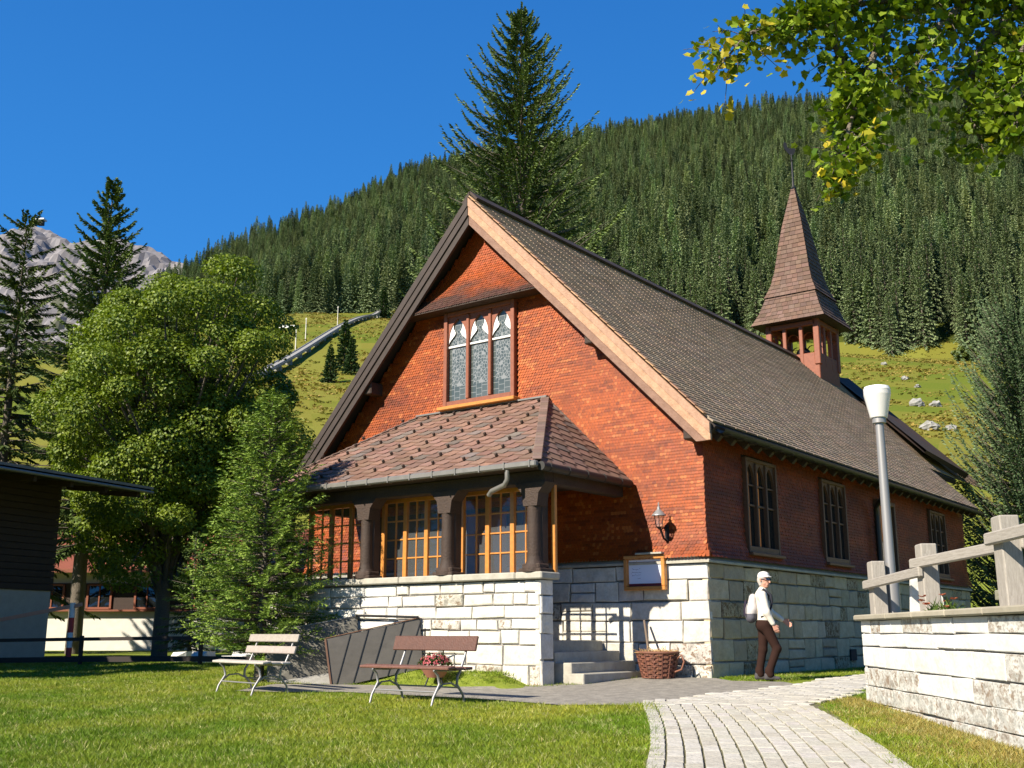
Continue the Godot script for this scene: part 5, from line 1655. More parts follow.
func trees() -> void:
	var dk := lin(.036, .066, .018)
	var lt := lin(.19, .25, .068)
	# tall spruce behind the nave
	put_conifer("tall_spruce", "very tall spruce rising behind the church roof ridge", gp(-18.2, -19.6), conifer(28.2, 7.6, 62, 10, 96, 0.042, 0.52, 0.42, dk, lt, 0.05, 0.76, 0.4, 0.36))
	put_conifer("spruce", "tall dark spruce rising left behind the round maple tree", gp(-27.2, -5.7), conifer(17.6, 4.3, 46, 8, 60, 0.042, 0.48, 0.42, dk, lt, 0.2, 0.82, 0.35, 0.26))
	put_conifer("spruce", "thin sparse spruce at the far left edge before the rocky mountain", gp(-30.4, -4.2), conifer(16.4, 3.3, 44, 6, 50, 0.042, 0.46, 0.5, dk, lin(.13, .165, .04), 0.1, 0.5, 0.5, 0.12))
	put_conifer("spruce", "shorter spruce filling in low between the two left spruces", gp(-33.5, -1.5), conifer(10.5, 3.2, 34, 7, 40, 0.045, 0.5, 0.4, dk, lt, 0.05, 0.8, 0.35, 0.2))
	# stone pine on the right
	put_conifer("stone_pine", "dense bluish green stone pine beside the far end of the church", gp(0.9, -20.6), conifer(10.6, 3.0, 48, 13, 72, 0.028, 0.28, 0.02, lin(.06, .105, .045), lin(.19, .25, .12), 0.03, 0.42, 0.3, 0.6))
	# bushy young conifer in front of the porch
	put_conifer("young_conifer", "bushy light green young conifer standing before the left half of the porch", gp(-6.75, 3.4), bushy(4.95, 1.5, 46, 10, 34, lin(.055, .115, .018), lin(.25, .34, .055)))
	# round maple
	var bl := broadleaf(13.0, Vector3(4.1, 5.6, 3.8), 7.5, 165, 1000, 0.095, lin(.055, .105, .012), lin(.225, .28, .027))
	var mp := thing("maple_tree", "large round leafy maple between the dark chalet and the church", "tree", gp(-21.6, -5.2))
	part(mp, "trunk", bl[0], M.bark)
	part(mp, "crown", bl[1], M.leaf)
	put_conifer("young_spruce", "slim young spruce below the maple behind the fence", gp(-16.4, -2.4), conifer(3.4, 0.95, 22, 6, 24, 0.018, 0.2, 0.2, dk, lt, 0.1, 0.7, 0.3, 0.1))
	# trees out of the frame on the left whose shade crosses the back of the lawn
	var sh := thing("garden_tree", "leafy garden tree left of the lawn beside the chalet", "tree", gp(-14.6, 8.5))
	var g := broadleaf(7.0, Vector3(2.6, 2.4, 2.6), 4.6, 30, 240, 0.24, lin(.075, .125, .016), lin(.2, .25, .03))
	part(sh, "trunk", g[0], M.bark)
	part(sh, "crown", g[1], M.leaf)
	overhang()

func maple_leaf(m: MB, p: Vector3, nrm: Vector3, tip: Vector3, s: float, col: Color) -> void:
	var sd := tip.cross(nrm).normalized()
	var o := [[0.0, -0.40], [0.20, -0.36], [0.42, -0.34], [0.40, -0.10], [0.54, 0.14], [0.32, 0.24], [0.0, 0.58], [-0.32, 0.24], [-0.54, 0.14], [-0.40, -0.10], [-0.42, -0.34], [-0.20, -0.36]]
	var c := p
	for k in 12:
		var a = o[k]
		var b = o[(k + 1) % 12]
		var fa: float = absf(a[0]) * 0.22
		var fb: float = absf(b[0]) * 0.22
		m.tri(c, p + (sd * a[0] + tip * a[1] + nrm * fa) * s, p + (sd * b[0] + tip * b[1] + nrm * fb) * s, col)
func overhang() -> void:
	# big maple standing right of the frame; its drooping branches reach into the view
	var base := gp(9.0, 1.5)
	var t := thing("overhanging_maple", "maple with drooping leafy branches hanging into the upper right of the view", "tree", base)
	var tr := MB.new()
	tr.tube([Vector3(0, -0.3, 0), Vector3(0.1, 2.5, 0.05), Vector3(0.0, 5.5, 0.1), Vector3(-0.1, 9.5, 0)], [0.30, 0.25, 0.2, 0.08], 12)
	var lv := MB.new()
	var yellow := lin(.52, .40, .03)
	# limbs given in metres from the trunk foot
	var world := [
		[[9, 5.5, 1.5], [7.6, 7.0, 3.4], [6.36, 7.2, 4.92], [5.72, 6.95, 5.7], [5.08, 6.65, 6.5], [4.67, 6.45, 7.0], [4.35, 6.2, 7.33], [4.12, 5.84, 7.5]],
		[[5.4, 6.8, 6.1], [5.21, 5.98, 6.46], [5.04, 5.32, 6.66], [4.94, 4.82, 6.8]],
		[[6.36, 7.1, 4.9], [5.95, 6.4, 5.3], [5.81, 5.85, 5.47], [5.92, 5.3, 5.44]],
		[[4.9, 6.6, 6.75], [5.0, 6.0, 6.6], [5.1, 5.3, 6.5], [5.0, 4.9, 6.7]],
		[[7.0, 6.9, 4.2], [6.5, 6.2, 5.2], [6.3, 5.7, 5.53], [6.25, 5.4, 5.5]],
		[[6.0, 7.0, 5.4], [5.6, 6.4, 5.9], [5.42, 5.8, 6.08]],
		[[7.6, 7.4, 3.4], [6.2, 7.5, 5.3], [5.2, 7.1, 6.6], [4.75, 6.75, 7.0]],
		[[7.2, 6.6, 3.8], [6.8, 6.3, 4.7], [6.5, 5.95, 5.1]],
		[[7.0, 7.2, 4.2], [6.5, 6.7, 5.0], [6.2, 6.1, 5.3], [6.05, 5.5, 5.35]],
		[[9, 6.6, 1.5], [10.5, 8.0, 2.0], [11.8, 8.6, 2.5]], [[9, 6.2, 1.5], [9.6, 7.6, -0.2], [10.0, 8.2, -1.5]], [[9, 7.0, 1.5], [8.5, 8.6, 3.3], [8.2, 9.2, 4.5]]]
	var limbs := []
	for w in world:
		var l := []
		for q in w: l.append([q[0] - base.x, q[1] - base.y, q[2] - base.z])
		limbs.append(l)
	for q in limbs.size():
		var pts := []
		var rad := []
		for k in limbs[q].size():
			pts.append(Vector3(limbs[q][k][0], limbs[q][k][1], limbs[q][k][2]))
			rad.append(lerpf(0.05, 0.008, k / float(limbs[q].size() - 1)))
		tr.tube(pts, rad, 6, Color.WHITE, false)
		for k in range(1, pts.size()):
			var seg: float = pts[k].distance_to(pts[k - 1])
			for s in int(seg * (36 if q < 9 else 9)):
				var a: Vector3 = pts[k - 1].lerp(pts[k], rng.randf())
				var d := Vector3(rf(-1, 1), rf(-1.1, .35), rf(-1, 1)).normalized()
				var e := a + d * rf(.15, .5)
				tr.tube([a, (a + e) * 0.5 + Vector3(0, 0.04, 0), e], [0.006, 0.005, 0.003], 3, Color.WHITE, false)
				for n in 11:
					var p := a.lerp(e, rf(.3, 1.1)) + Vector3(rf(-.1, .1), rf(-.12, .08), rf(-.1, .1))
					var nrm := Vector3(rf(-.8, .8), rf(.1, 1), rf(-.8, .8)).normalized()
					var tip := (nrm.cross(Vector3(rf(-1, 1), rf(-1, 1), rf(-1, 1))).normalized() + Vector3(0, -.7, 0)).normalized()
					tip = (tip - nrm * tip.dot(nrm)).normalized()
					var col := lin(.065, .13, .008).lerp(lin(.24, .31, .02), rng.randf())
					if (q == 0 and k == pts.size() - 1 and rng.randf() < 0.5) or (q == 1 and k == pts.size() - 1 and rng.randf() < 0.2) or rng.randf() < 0.012: col = col.lerp(yellow, rf(.5, 1))
					maple_leaf(lv, p, nrm, tip, rf(.055, .105), tint(col, 0.15))
	part(t, "trunk", tr, M.bark)
	part(t, "crown", lv, M.leaf)

# ------------------------------------------------------------------ forest on the slope
func forest() -> void:
	var dk := lin(.085, .125, .055)
	var lt := lin(.28, .335, .15)
	var protos := []
	for k in 6:
		var tone := 0.82 + 0.09 * k
		protos.append(conifer(24.0, [3.6, 4.2, 3.2, 4.6, 3.9, 3.4][k], 32, 7, 9, 0.21, 1.4, 0.55, dk * tone, lt * tone, 0.05, 0.78, 0.35, 0.12))
	var spots := []
	var gr := FastNoiseLite.new()
	gr.seed = 8; gr.frequency = 0.013
	var a := 270.0
	while a < 1080:
		var step := 5.6 + (a - 270) * 0.0022
		var b := -0.52 * a
		while b < 0.62 * a:
			var pa := a + rf(-.5, .5) * step * 1.5
			var pb := b + rf(-.5, .5) * step * 1.5
			var edge := tab(EDGE_A, pb) + gr.get_noise_1d(pb * 1.4) * 26
			if pa > edge and pb > -0.40 * pa and rng.randf() < 0.93:
				var x := CX + FX * pa - FZ * pb
				var z := CZ + FZ * pa + FX * pb
				spots.append([Vector3(x, ground_h(x, z) - 0.5, z), pa, rf(0.68, 1.22), rng.randi() % 6, pa - edge])
			b += step
		a += step * 0.95
	# those that show largest first: the forest edge and the near rows
	spots.sort_custom(func(p, q): return p[1] + p[4] * 0.6 < q[1] + q[4] * 0.6)
	var label := "dark green conifer at the lower edge of the hillside forest"
	for k in mini(300, spots.size()):
		var s = spots[k]
		var t := put_conifer("forest_conifer", label, s[0], protos[s[3]], "tree", "conifers along the lower forest edge")
		t.rotation.y = rf(0, TAU)
		t.scale = Vector3(s[2], s[2] * rf(.9, 1.1), s[2])
	var lists := [[], [], [], [], [], []]
	for k in range(300, spots.size()): lists[spots[k][3]].append(spots[k])
	var f := Node3D.new()
	f.name = "forest"
	add_child(f)
	f.set_meta("kind", "stuff"); f.set_meta("label", "dense dark green conifer forest covering the steep hillside"); f.set_meta("category", "forest")
	for q in 6:
		var mm := MultiMesh.new()
		mm.transform_format = MultiMesh.TRANSFORM_3D
		mm.use_colors = true
		mm.mesh = protos[q][1]
		mm.instance_count = lists[q].size()
		for k in lists[q].size():
			var s = lists[q][k]
			mm.set_instance_transform(k, Transform3D(Basis(Vector3.UP, rf(0, TAU)).scaled(Vector3(s[2], s[2] * rf(.88, 1.12), s[2])), s[0]))
			var v := rf(.62, 1.4)
			mm.set_instance_color(k, Color(v * rf(.92, 1.12), v, v * rf(.9, 1.1)))
		var mi := MultiMeshInstance3D.new()
		mi.name = "conifers"
		mi.multimesh = mm
		mi.material_override = M.needle
		f.add_child(mi, true)
		mi.set_meta("kind", "stuff")
	print("forest trees ", spots.size())

# ------------------------------------------------------------------ things on the meadow
func hillside() -> void:
	# funicular track on a low viaduct
	var tk := thing("funicular_track", "funicular railway track on a low viaduct climbing the meadow", "railway track")
	var a := Vector3(-120, 0, -82.5)
	var b := Vector3(-290, 0, -294)
	var pts := []
	for k in 25:
		# even grade: the ground averaged over a stretch of the line
		var p := a.lerp(b, k / 24.0)
		var sum := 0.0
		for q in 11:
			var w := a.lerp(b, k / 24.0 + (q - 5) * 0.025)
			sum += ground_h(w.x, w.z)
		pts.append(Vector3(p.x, maxf(sum / 11.0, ground_h(p.x, p.z) - 0.6) + 1.2, p.z))
	var side := (b - a).normalized().cross(Vector3.UP)
	for k in 24:
		var m := MB.new()
		m.beam(pts[k], pts[k + 1], 1.9, 0.4)
		part(tk, "deck", m, M.concrete)
		m = MB.new()
		m.beam(pts[k] + Vector3(0, -1.6, 0), pts[k] + Vector3(0, -0.25, 0), 1.4, 0.7, Color.WHITE, side)
		m.box(pts[k] + Vector3(0, -3.4, 0), Vector3(1.0, 6.0, 1.0))
		part(tk, "pier", m, M.concrete)
		for s in [-0.7, 0.7]:
			m = MB.new()
			m.beam(pts[k] + side * s + Vector3(0, 0.30, 0), pts[k + 1] + side * s + Vector3(0, 0.30, 0), 0.16, 0.18)
			part(tk, "rail", m, M.iron)
	for q in [[-172.8, -150.2, "slim pale pole standing beside the funicular track, nearest the leafy maple"], [-185.0, -164.0, "slim pale pole standing beside the funicular track, second from the maple"], [-215.0, -203.0, "slim pole beside the funicular track, farthest up the meadow"]]:
		var m := MB.new()
		m.tube([Vector3(0, -0.5, 0), Vector3(0, 5.8, 0)], [0.13, 0.09], 8)
		m.beam(Vector3(-0.3, 5.5, 0), Vector3(0.3, 5.5, 0), 0.12, 0.12)
		single("track_pole", q[2], "pole", m, M.plaster, gp(q[0] - 2, q[1] + 5), "poles beside the funicular track")
	var tr := MB.new()
	tr.cbox(Vector3(0, 0.15, 0), Vector3(5, 1.0, 1.0), 0.15, Color.WHITE, Basis(Vector3.UP, 0.65))
	single("water_trough", "long pale trough lying alone on the upper left meadow", "trough", tr, M.white_paint, gp(-220, -182))
	# coarse tussocks that break up the turf
	var tf := MB.new()
	for k in 9:
		var q := Vector3(rf(-.5, .5), -0.05, rf(-.5, .5))
		var d := Vector3(rf(-.6, .6), 1, rf(-.6, .6)).normalized()
		kite(tf, q, d, d.cross(Vector3(rf(-1, 1), 0, rf(-1, 1))).normalized(), rf(.25, .5), 0.16, tint(lin(1, 1, 1), 0.2))
	var spots2 := []
	var gt := FastNoiseLite.new()
	gt.seed = 23; gt.frequency = 0.03
	for k in 30000:
		var aa := rf(90, 460)
		var bb := rf(-.36, .52) * aa
		if aa > tab(EDGE_A, bb) + 25: continue
		var x := CX + FX * aa - FZ * bb
		var z := CZ + FZ * aa + FX * bb
		var nn := gt.get_noise_2d(x, z)
		if nn + rf(-.3, .3) < -0.05: continue
		var s := rf(.5, 1.2)
		spots2.append([Transform3D(Basis(Vector3.UP, rf(0, TAU)).scaled(Vector3(s * 1.4, s * 0.7, s * 1.4)), gp(x, z)), tint(lin(.13, .14, .02).lerp(lin(.30, .21, .045), clampf(0.5 + nn + rf(-.4, .4), 0, 1)), 0.2)])
	var tm := MultiMesh.new()
	tm.transform_format = MultiMesh.TRANSFORM_3D
	tm.use_colors = true
	tm.mesh = tf.mesh()
	tm.instance_count = spots2.size()
	for k in spots2.size():
		tm.set_instance_transform(k, spots2[k][0])
		tm.set_instance_color(k, spots2[k][1])
	var ti := MultiMeshInstance3D.new()
	ti.name = "meadow_tussocks"
	ti.multimesh = tm
	ti.material_override = M.grass_blade
	add_child(ti)
	ti.set_meta("kind", "stuff"); ti.set_meta("label", "coarse dry tussocks on the alpine meadow"); ti.set_meta("category", "grass")
	# young trees scattered on the meadow
	var p1 := conifer(7.5, 1.9, 18, 7, 8, 0.22, 0.8, 0.15, lin(.03, .062, .02), lin(.075, .125, .035), 0.02, 0.8, 0.3, 0.1)
	var spots := [[-127.5, -111.6, 0.92, "small dark fir lowest on the meadow beside the gable"], [-140.0, -127.0, 1.35, "larger of the paired firs on the meadow by the track"], [-133.5, -122.6, 1.0, "smaller fir of the pair on the meadow by the track"], [-270, -272, 1.7, "lone fir on the upper meadow above the funicular track"], [-318, -322, 2.0, "bright fir at the upper end of the funicular track"], [-326, -340, 2.3, "tall fir at the forest edge over the gable slope"], [-300, -318, 1.6, "small fir right of the upper funicular track"], [-310, -338, 2.0, "fir close beside the gable verge on the meadow"], [-336, -330, 1.6, "pale young fir at the forest edge left of the track"]]
	for s in spots:
		var t := put_conifer("meadow_fir", s[3], gp(s[0], s[1], -0.1), p1, "tree", "young firs on the meadow")
		t.scale = Vector3.ONE * s[2]
		t.rotation.y = rf(0, TAU)
	# broad bushes along the right forest edge
	var bush := broadleaf(5.0, Vector3(4.2, 2.6, 3.6), 2.2, 30, 120, 0.75, lin(.06, .10, .02), lin(.16, .19, .04))
	var bs := [[-40, -292, 1.0, "rounded light green bush at the forest edge above the street lamp"], [-14, -318, 1.5, "large round bush at the forest edge above the stone pine"], [-62, -272, 0.8, "small bush at the forest edge right of the spire"], [2, -330, 1.3, "yellowish bush at the right edge under the forest"], [-330, -306, 1.2, "yellow green bush at the forest edge on the left meadow"]]
	for s in bs:
		var t := thing("bush", s[3], "bush", gp(s[0], s[1]))
		part(t, "stem", bush[0], M.bark); part(t, "foliage", bush[1], M.leaf)
		t.scale = Vector3.ONE * s[2]
	# boulders on the right meadow
	var bo := [[-39.2, -147.1, 1.04, "pale boulder on the right meadow, upper of the two large ones"], [-37.0, -148.5, 0.83, "pale boulder close beside the larger upper one on the meadow"], [-31.4, -124.5, 1.10, "pale rock outcrop lowest on the right meadow"], [-29.2, -126.0, 0.77, "pale rock beside the lowest outcrop on the meadow"], [-50, -178, 0.6, "small white stone high on the right meadow"], [-62, -205, 0.6, "tiny white stone uppermost on the right meadow"], [-45, -168, 0.5, "small white stone above the pale boulders"]]
	for s in bo:
		var m := MB.new()
		var n := FastNoiseLite.new()
		n.seed = int(s[0] * 7); n.frequency = 0.9
		var grid := []
		for i in 9:
			var row := []
			for k in 12:
				var th := PI * i / 8.0
				var ph := TAU * k / 12.0
				var d := Vector3(sin(th) * cos(ph), cos(th) * 0.75, sin(th) * sin(ph))
				row.append(d * s[2] * (1.0 + n.get_noise_3dv(d * 1.2) * 0.7))
			grid.append(row)
		for i in 8:
			for k in 12:
				m.quad(grid[i][k], grid[i + 1][k], grid[i + 1][(k + 1) % 12], grid[i][(k + 1) % 12], Color(1, 1, 1) * rf(.34, .52))
		single("boulder", s[3], "boulder", m, M.stone, gp(s[0], s[1], s[2] * 0.25))

# ------------------------------------------------------------------ benches, basket, flowers
func bench(at: Vector3, axis: Vector3, label: String, boards: Array, seat_col: Color, back_col: Color) -> void:
	var t := thing("bench", label, "bench", at)
	t.basis = Basis(axis, Vector3.UP, axis.cross(Vector3.UP))
	var w := 1.62
	for k in 3:
		var m := MB.new()
		m.cbox(Vector3(0, 0.44 + [0.012, 0.0, 0.0][k], 0.20 - k * 0.155), Vector3(w, 0.035, 0.14), 0.008, tint(seat_col, 0.1), Basis(Vector3.RIGHT, [0.12, 0.0, 0.03][k]))
		part(t, "seat_slat", m, M.bench_wood)
	for q in boards:
		var m := MB.new()
		m.cbox(Vector3(0, q[0], -0.24 - (q[0] - 0.5) * 0.28), Vector3(w - 0.1, q[1], 0.035), 0.008, tint(back_col, 0.1), Basis(Vector3.RIGHT, -0.26))
		part(t, "backrest_board", m, M.bench_wood)
	for s in [-1, 1]:
		var x: float = s * 0.56
		var m := MB.new()
		m.tube([Vector3(x, -0.03, 0.30), Vector3(x, 0.1, 0.26), Vector3(x, 0.25, 0.16), Vector3(x, 0.36, 0.19), Vector3(x, 0.42, 0.26)], [0.016, 0.016, 0.018, 0.016, 0.014], 8)
		part(t, "leg", m, M.iron)
		m = MB.new()
		m.tube([Vector3(x, -0.03, -0.30), Vector3(x, 0.12, -0.26), Vector3(x, 0.24, -0.15), Vector3(x, 0.34, -0.16), Vector3(x, 0.42, -0.22), Vector3(x, 0.60, -0.30), Vector3(x, 0.83, -0.375)], [0.016, 0.016, 0.018, 0.018, 0.018, 0.016, 0.012], 8)
		part(t, "leg", m, M.iron)
		m = MB.new()
		m.tube([Vector3(x, 0.17, 0.21), Vector3(x, 0.25, 0.1), Vector3(x, 0.26, -0.05), Vector3(x, 0.19, -0.20)], [0.013, 0.013, 0.013, 0.013], 6)
		m.tube([Vector3(x, 0.42, 0.26), Vector3(x, 0.41, 0.0), Vector3(x, 0.42, -0.2)], [0.013, 0.013, 0.013], 6)
		part(t, "bracket", m, M.iron)
	var m := MB.new()
	m.tube([Vector3(-0.56, 0.16, 0.21), Vector3(0.56, 0.16, 0.21)], [0.011, 0.011], 6)
	m.tube([Vector3(-0.56, 0.2, -0.2), Vector3(0.56, 0.2, -0.2)], [0.011, 0.011], 6)
	part(t, "stretcher", m, M.iron)
func furniture() -> void:
	bench(gp(-1.48, 5.28), Vector3(0.997, 0, 0.07).normalized(), "bench with one wide brown backrest board on the lawn edge", [[0.74, 0.19]], lin(.20, .09, .062), lin(.125, .05, .032))
	bench(gp(-4.95, 5.05), Vector3(0.97, 0, 0.22).normalized(), "weathered pale bench with two backrest boards, left of the brown one", [[0.79, 0.115], [0.62, 0.11]], lin(.52, .46, .40), lin(.42, .36, .30))
	# flower bowl on its stand by the porch wall
	var fb := thing("flower_bowl", "bowl of dark red flowers on a stand at the porch wall", "flower pot", gp(-3.15, 3.0))
	var m := MB.new()
	m.lathe(Vector3(0, 0.12, 0), [Vector2(0.0, 0.0), Vector2(0.13, 0.0), Vector2(0.23, 0.14), Vector2(0.24, 0.16), Vector2(0.21, 0.15), Vector2(0.0, 0.13)], 18, lin(.32, .13, .08))
	part(fb, "bowl", m, M.vc_matte)
	m = MB.new()
	for k in 3: m.tube([Vector3(cos(k * 2.1) * 0.17, -0.03, sin(k * 2.1) * 0.17), Vector3(cos(k * 2.1) * 0.1, 0.14, sin(k * 2.1) * 0.1)], [0.012, 0.012], 6)
	part(fb, "stand", m, M.dark_iron)
	m = MB.new()
	for k in 260:
		var d := Vector3(rf(-1, 1), rf(0.15, 1.0), rf(-1, 1)).normalized()
		var p := Vector3(0, 0.24, 0) + Vector3(d.x * 0.26, d.y * 0.22, d.z * 0.26) * rf(.6, 1)
		var s := d.cross(Vector3(rf(-1, 1), rf(-1, 1), rf(-1, 1))).normalized()
		kite(m, p, (d + s * 0.5).normalized(), s.cross(d), 0.06, 0.02, tint(lin(.045, .075, .02), 0.3))
	part(fb, "leaves", m, M.leaf)
	m = MB.new()
	for k in 230:
		var d := Vector3(rf(-1, 1), rf(0.25, 1.0), rf(-1, 1)).normalized()
		var p := Vector3(0, 0.26, 0) + Vector3(d.x * 0.27, d.y * 0.23, d.z * 0.27) * rf(.85, 1.05)
		var s := d.cross(Vector3(rf(-1, 1), rf(-1, 1), rf(-1, 1))).normalized()
		kite(m, p - s * 0.02, s, s.cross(d), 0.045, 0.02, tint(lin(.30, .05, .055), 0.35))
	part(fb, "blossoms", m, M.vc_matte)
	# chair-like iron frame beside the parapet
	m = MB.new()
	for q in [[Vector3(0, 0, 0), Vector3(0, 0.72, 0)], [Vector3(0.3, 0, -0.1), Vector3(0.3, 0.5, -0.1)], [Vector3(-0.06, 0.72, 0), Vector3(0.1, 0.70, 0)], [Vector3(0, 0.45, 0), Vector3(0.3, 0.48, -0.1)]]: m.tube([q[0] + Vector3(0, -0.02, 0), q[1]], [0.014, 0.014], 6)
	single("iron_stand", "thin dark iron stand between the parapet and the porch wall", "stand", m, M.dark_iron, gp(-3.62, 2.72))
	# wicker basket with straw
	var bk := thing("wicker_basket", "brown wicker basket filled with straw at the church corner", "basket", gp(-0.72, 0.42, 0.015))
	m = MB.new()
	for r in 11:
		var y := 0.02 + r * 0.034
		var rad := lerpf(0.25, 0.335, r / 10.0)
		for k in 40:
			var f := TAU * k / 40
			var wv := 0.012 * (1 if (k / 2 + r) % 2 else -1)
			var f2 := TAU * (k + 1) / 40
			var wv2 := 0.012 * (1 if ((k + 1) / 2 + r) % 2 else -1)
			var a := Vector3(cos(f) * (rad + wv), y, sin(f) * (rad + wv) * 0.8)
			var b := Vector3(cos(f2) * (rad + wv2), y, sin(f2) * (rad + wv2) * 0.8)
			m.beam(a, b, 0.02, 0.032, tint(lin(.14, .052, .028), 0.3))
	part(bk, "weave", m, M.vc_wicker)
	for k in 14:
		m = MB.new()
		var f := TAU * k / 14
		m.tube([Vector3(cos(f) * 0.255, 0, sin(f) * 0.205), Vector3(cos(f) * 0.348, 0.39, sin(f) * 0.28)], [0.014, 0.014], 6, tint(lin(.12, .042, .024), 0.2))
		part(bk, "stave", m, M.vc_wicker)
	m = MB.new()
	var ring := []
	var rr := []
	for k in 25:
		var f := TAU * k / 24
		ring.append(Vector3(cos(f) * 0.35, 0.395, sin(f) * 0.28)); rr.append(0.022)
	m.tube(ring, rr, 8, lin(.15, .06, .033), false)
	m.tube([Vector3(0.34, 0.30, 0), Vector3(0.43, 0.36, 0), Vector3(0.47, 0.26, 0), Vector3(0.42, 0.14, 0), Vector3(0.30, 0.1, 0)], [0.015, 0.015, 0.015, 0.015, 0.015], 6, lin(.2, .08, .045))
	part(bk, "rim", m, M.vc_wicker)
	m = MB.new()
	for k in 420:
		var q := Vector3(rf(-.31, .31), 0.36 + rf(-.02, .05), rf(-.24, .24))
		if Vector2(q.x / 0.32, q.z / 0.26).length() > 1: continue
		var d := Vector3(rf(-1, 1), rf(-.1, .4), rf(-1, 1)).normalized()
		m.beam(q, q + d * rf(.06, .14), 0.006, 0.006, tint(lin(.42, .27, .11), 0.3))
	part(bk, "straw", m, M.vc_wicker)
	m = MB.new()
	m.lathe(Vector3(0, 0.0, 0), [Vector2(0.0, 0.01), Vector2(0.185, 0.01), Vector2(0.235, 0.33), Vector2(0.0, 0.35)], 18, lin(.16, .1, .05))
	part(bk, "lining", m, M.vc_wicker)
	m = MB.new()
	m.tube([gp(-0.86, 0.44, 0.34), Vector3(-0.98, 0.62, 0.30), Vector3(-1.10, 0.90, 0.16)], [0.022, 0.02, 0.018], 8, lin(.14, .10, .07))
	single("wooden_stick", "dark wooden stick leaning from the basket against the stone wall", "stick", m, M.vc_matte)

# ------------------------------------------------------------------ walker
func sdf(bones: Array, cell: float, k: float, col: Color, colour = null) -> MB:
	var lo := Vector3(1e9, 1e9, 1e9)
	var hi := -lo
	for b in bones:
		for e in [[b[0], b[2]], [b[1], b[3]]]:
			lo = lo.min(e[0] - Vector3.ONE * (e[1] + cell * 3)); hi = hi.max(e[0] + Vector3.ONE * (e[1] + cell * 3))
	var nx := int((hi.x - lo.x) / cell) + 2
	var ny := int((hi.y - lo.y) / cell) + 2
	var nz := int((hi.z - lo.z) / cell) + 2
	var f := PackedFloat32Array()
	f.resize(nx * ny * nz)
	f.fill(1.0)
	for b in bones:
		var a: Vector3 = b[0]
		var d: Vector3 = b[1] - a
		var dd := maxf(d.length_squared(), 1e-9)
		var ra: float = b[2]
		var rb: float = b[3]
		var sq: Vector3 = b[4] if b.size() > 4 else Vector3.ONE
		var pad := maxf(ra, rb) * maxf(sq.x, sq.z) + k + cell * 2
		var p0: Vector3 = a.min(b[1]) - Vector3.ONE * pad - lo
		var p1: Vector3 = a.max(b[1]) + Vector3.ONE * pad - lo
		for i in range(maxi(0, int(p0.x / cell)), mini(nx, int(p1.x / cell) + 1)):
			for j in range(maxi(0, int(p0.y / cell)), mini(ny, int(p1.y / cell) + 1)):
				for l in range(maxi(0, int(p0.z / cell)), mini(nz, int(p1.z / cell) + 1)):
					var p := lo + Vector3(i, j, l) * cell - a
					var t := clampf(p.dot(d) / dd, 0, 1)
					var q := p - d * t
					var v := Vector3(q.x / sq.x, q.y / sq.y, q.z / sq.z).length() - lerpf(ra, rb, t)
					var at := (i * ny + j) * nz + l
					var o := f[at]
					var h := maxf(k - absf(o - v), 0.0) / k
					f[at] = minf(o, v) - h * h * k * 0.25
	var m := MB.new()
	var vid := {}
	var vp := PackedVector3Array()
	var vn := PackedVector3Array()
	for i in nx - 1:
		for j in ny - 1:
			for l in nz - 1:
				var at := (i * ny + j) * nz + l
				var s := f[at] < 0
				var vals := [f[at], f[at + ny * nz], f[at + nz], f[at + ny * nz + nz], f[at + 1], f[at + ny * nz + 1], f[at + nz + 1], f[at + ny * nz + nz + 1]]
				var mixed := false
				for q in 8:
					if (vals[q] < 0) != s:
						mixed = true
						break
				if not mixed: continue
				var sum := Vector3.ZERO
				var cnt := 0
				for e in [[0, 1], [2, 3], [4, 5], [6, 7], [0, 2], [1, 3], [4, 6], [5, 7], [0, 4], [1, 5], [2, 6], [3, 7]]:
					var a: float = vals[e[0]]
					var b: float = vals[e[1]]
					if (a < 0) != (b < 0):
						var t := a / (a - b)
						var pa := Vector3(e[0] & 1, (e[0] >> 1) & 1, (e[0] >> 2) & 1)
						var pb := Vector3(e[1] & 1, (e[1] >> 1) & 1, (e[1] >> 2) & 1)
						sum += pa.lerp(pb, t)
						cnt += 1
				vid[at] = vp.size()
				vp.append(lo + (Vector3(i, j, l) + sum / cnt) * cell)
				vn.append(Vector3(vals[1] + vals[3] + vals[5] + vals[7] - vals[0] - vals[2] - vals[4] - vals[6], vals[2] + vals[3] + vals[6] + vals[7] - vals[0] - vals[1] - vals[4] - vals[5], vals[4] + vals[5] + vals[6] + vals[7] - vals[0] - vals[1] - vals[2] - vals[3]).normalized())
	var sx := ny * nz
	for at in vid:
		for ax in 3:
			var st: int = [sx, nz, 1][ax]
			var s1: int = [nz, 1, sx][ax]
			var s2: int = [1, sx, nz][ax]
			if at + st >= f.size() or (f[at] < 0) == (f[at + st] < 0): continue
			if not (vid.has(at - s1) and vid.has(at - s2) and vid.has(at - s1 - s2)): continue
			var q := [vid[at], vid[at - s1], vid[at - s1 - s2], vid[at - s2]]
			if f[at] >= 0: q.reverse()
			var c: Color = colour.call(vp[q[0]]) if colour != null else col
			m.trin(vp[q[0]], vp[q[1]], vp[q[2]], vn[q[0]], vn[q[1]], vn[q[2]], c)
			m.trin(vp[q[0]], vp[q[2]], vp[q[3]], vn[q[0]], vn[q[2]], vn[q[3]], c)
	return m
func join(into: MB, other: MB) -> void:
	into.v.append_array(other.v); into.n.append_array(other.n); into.c.append_array(other.c)
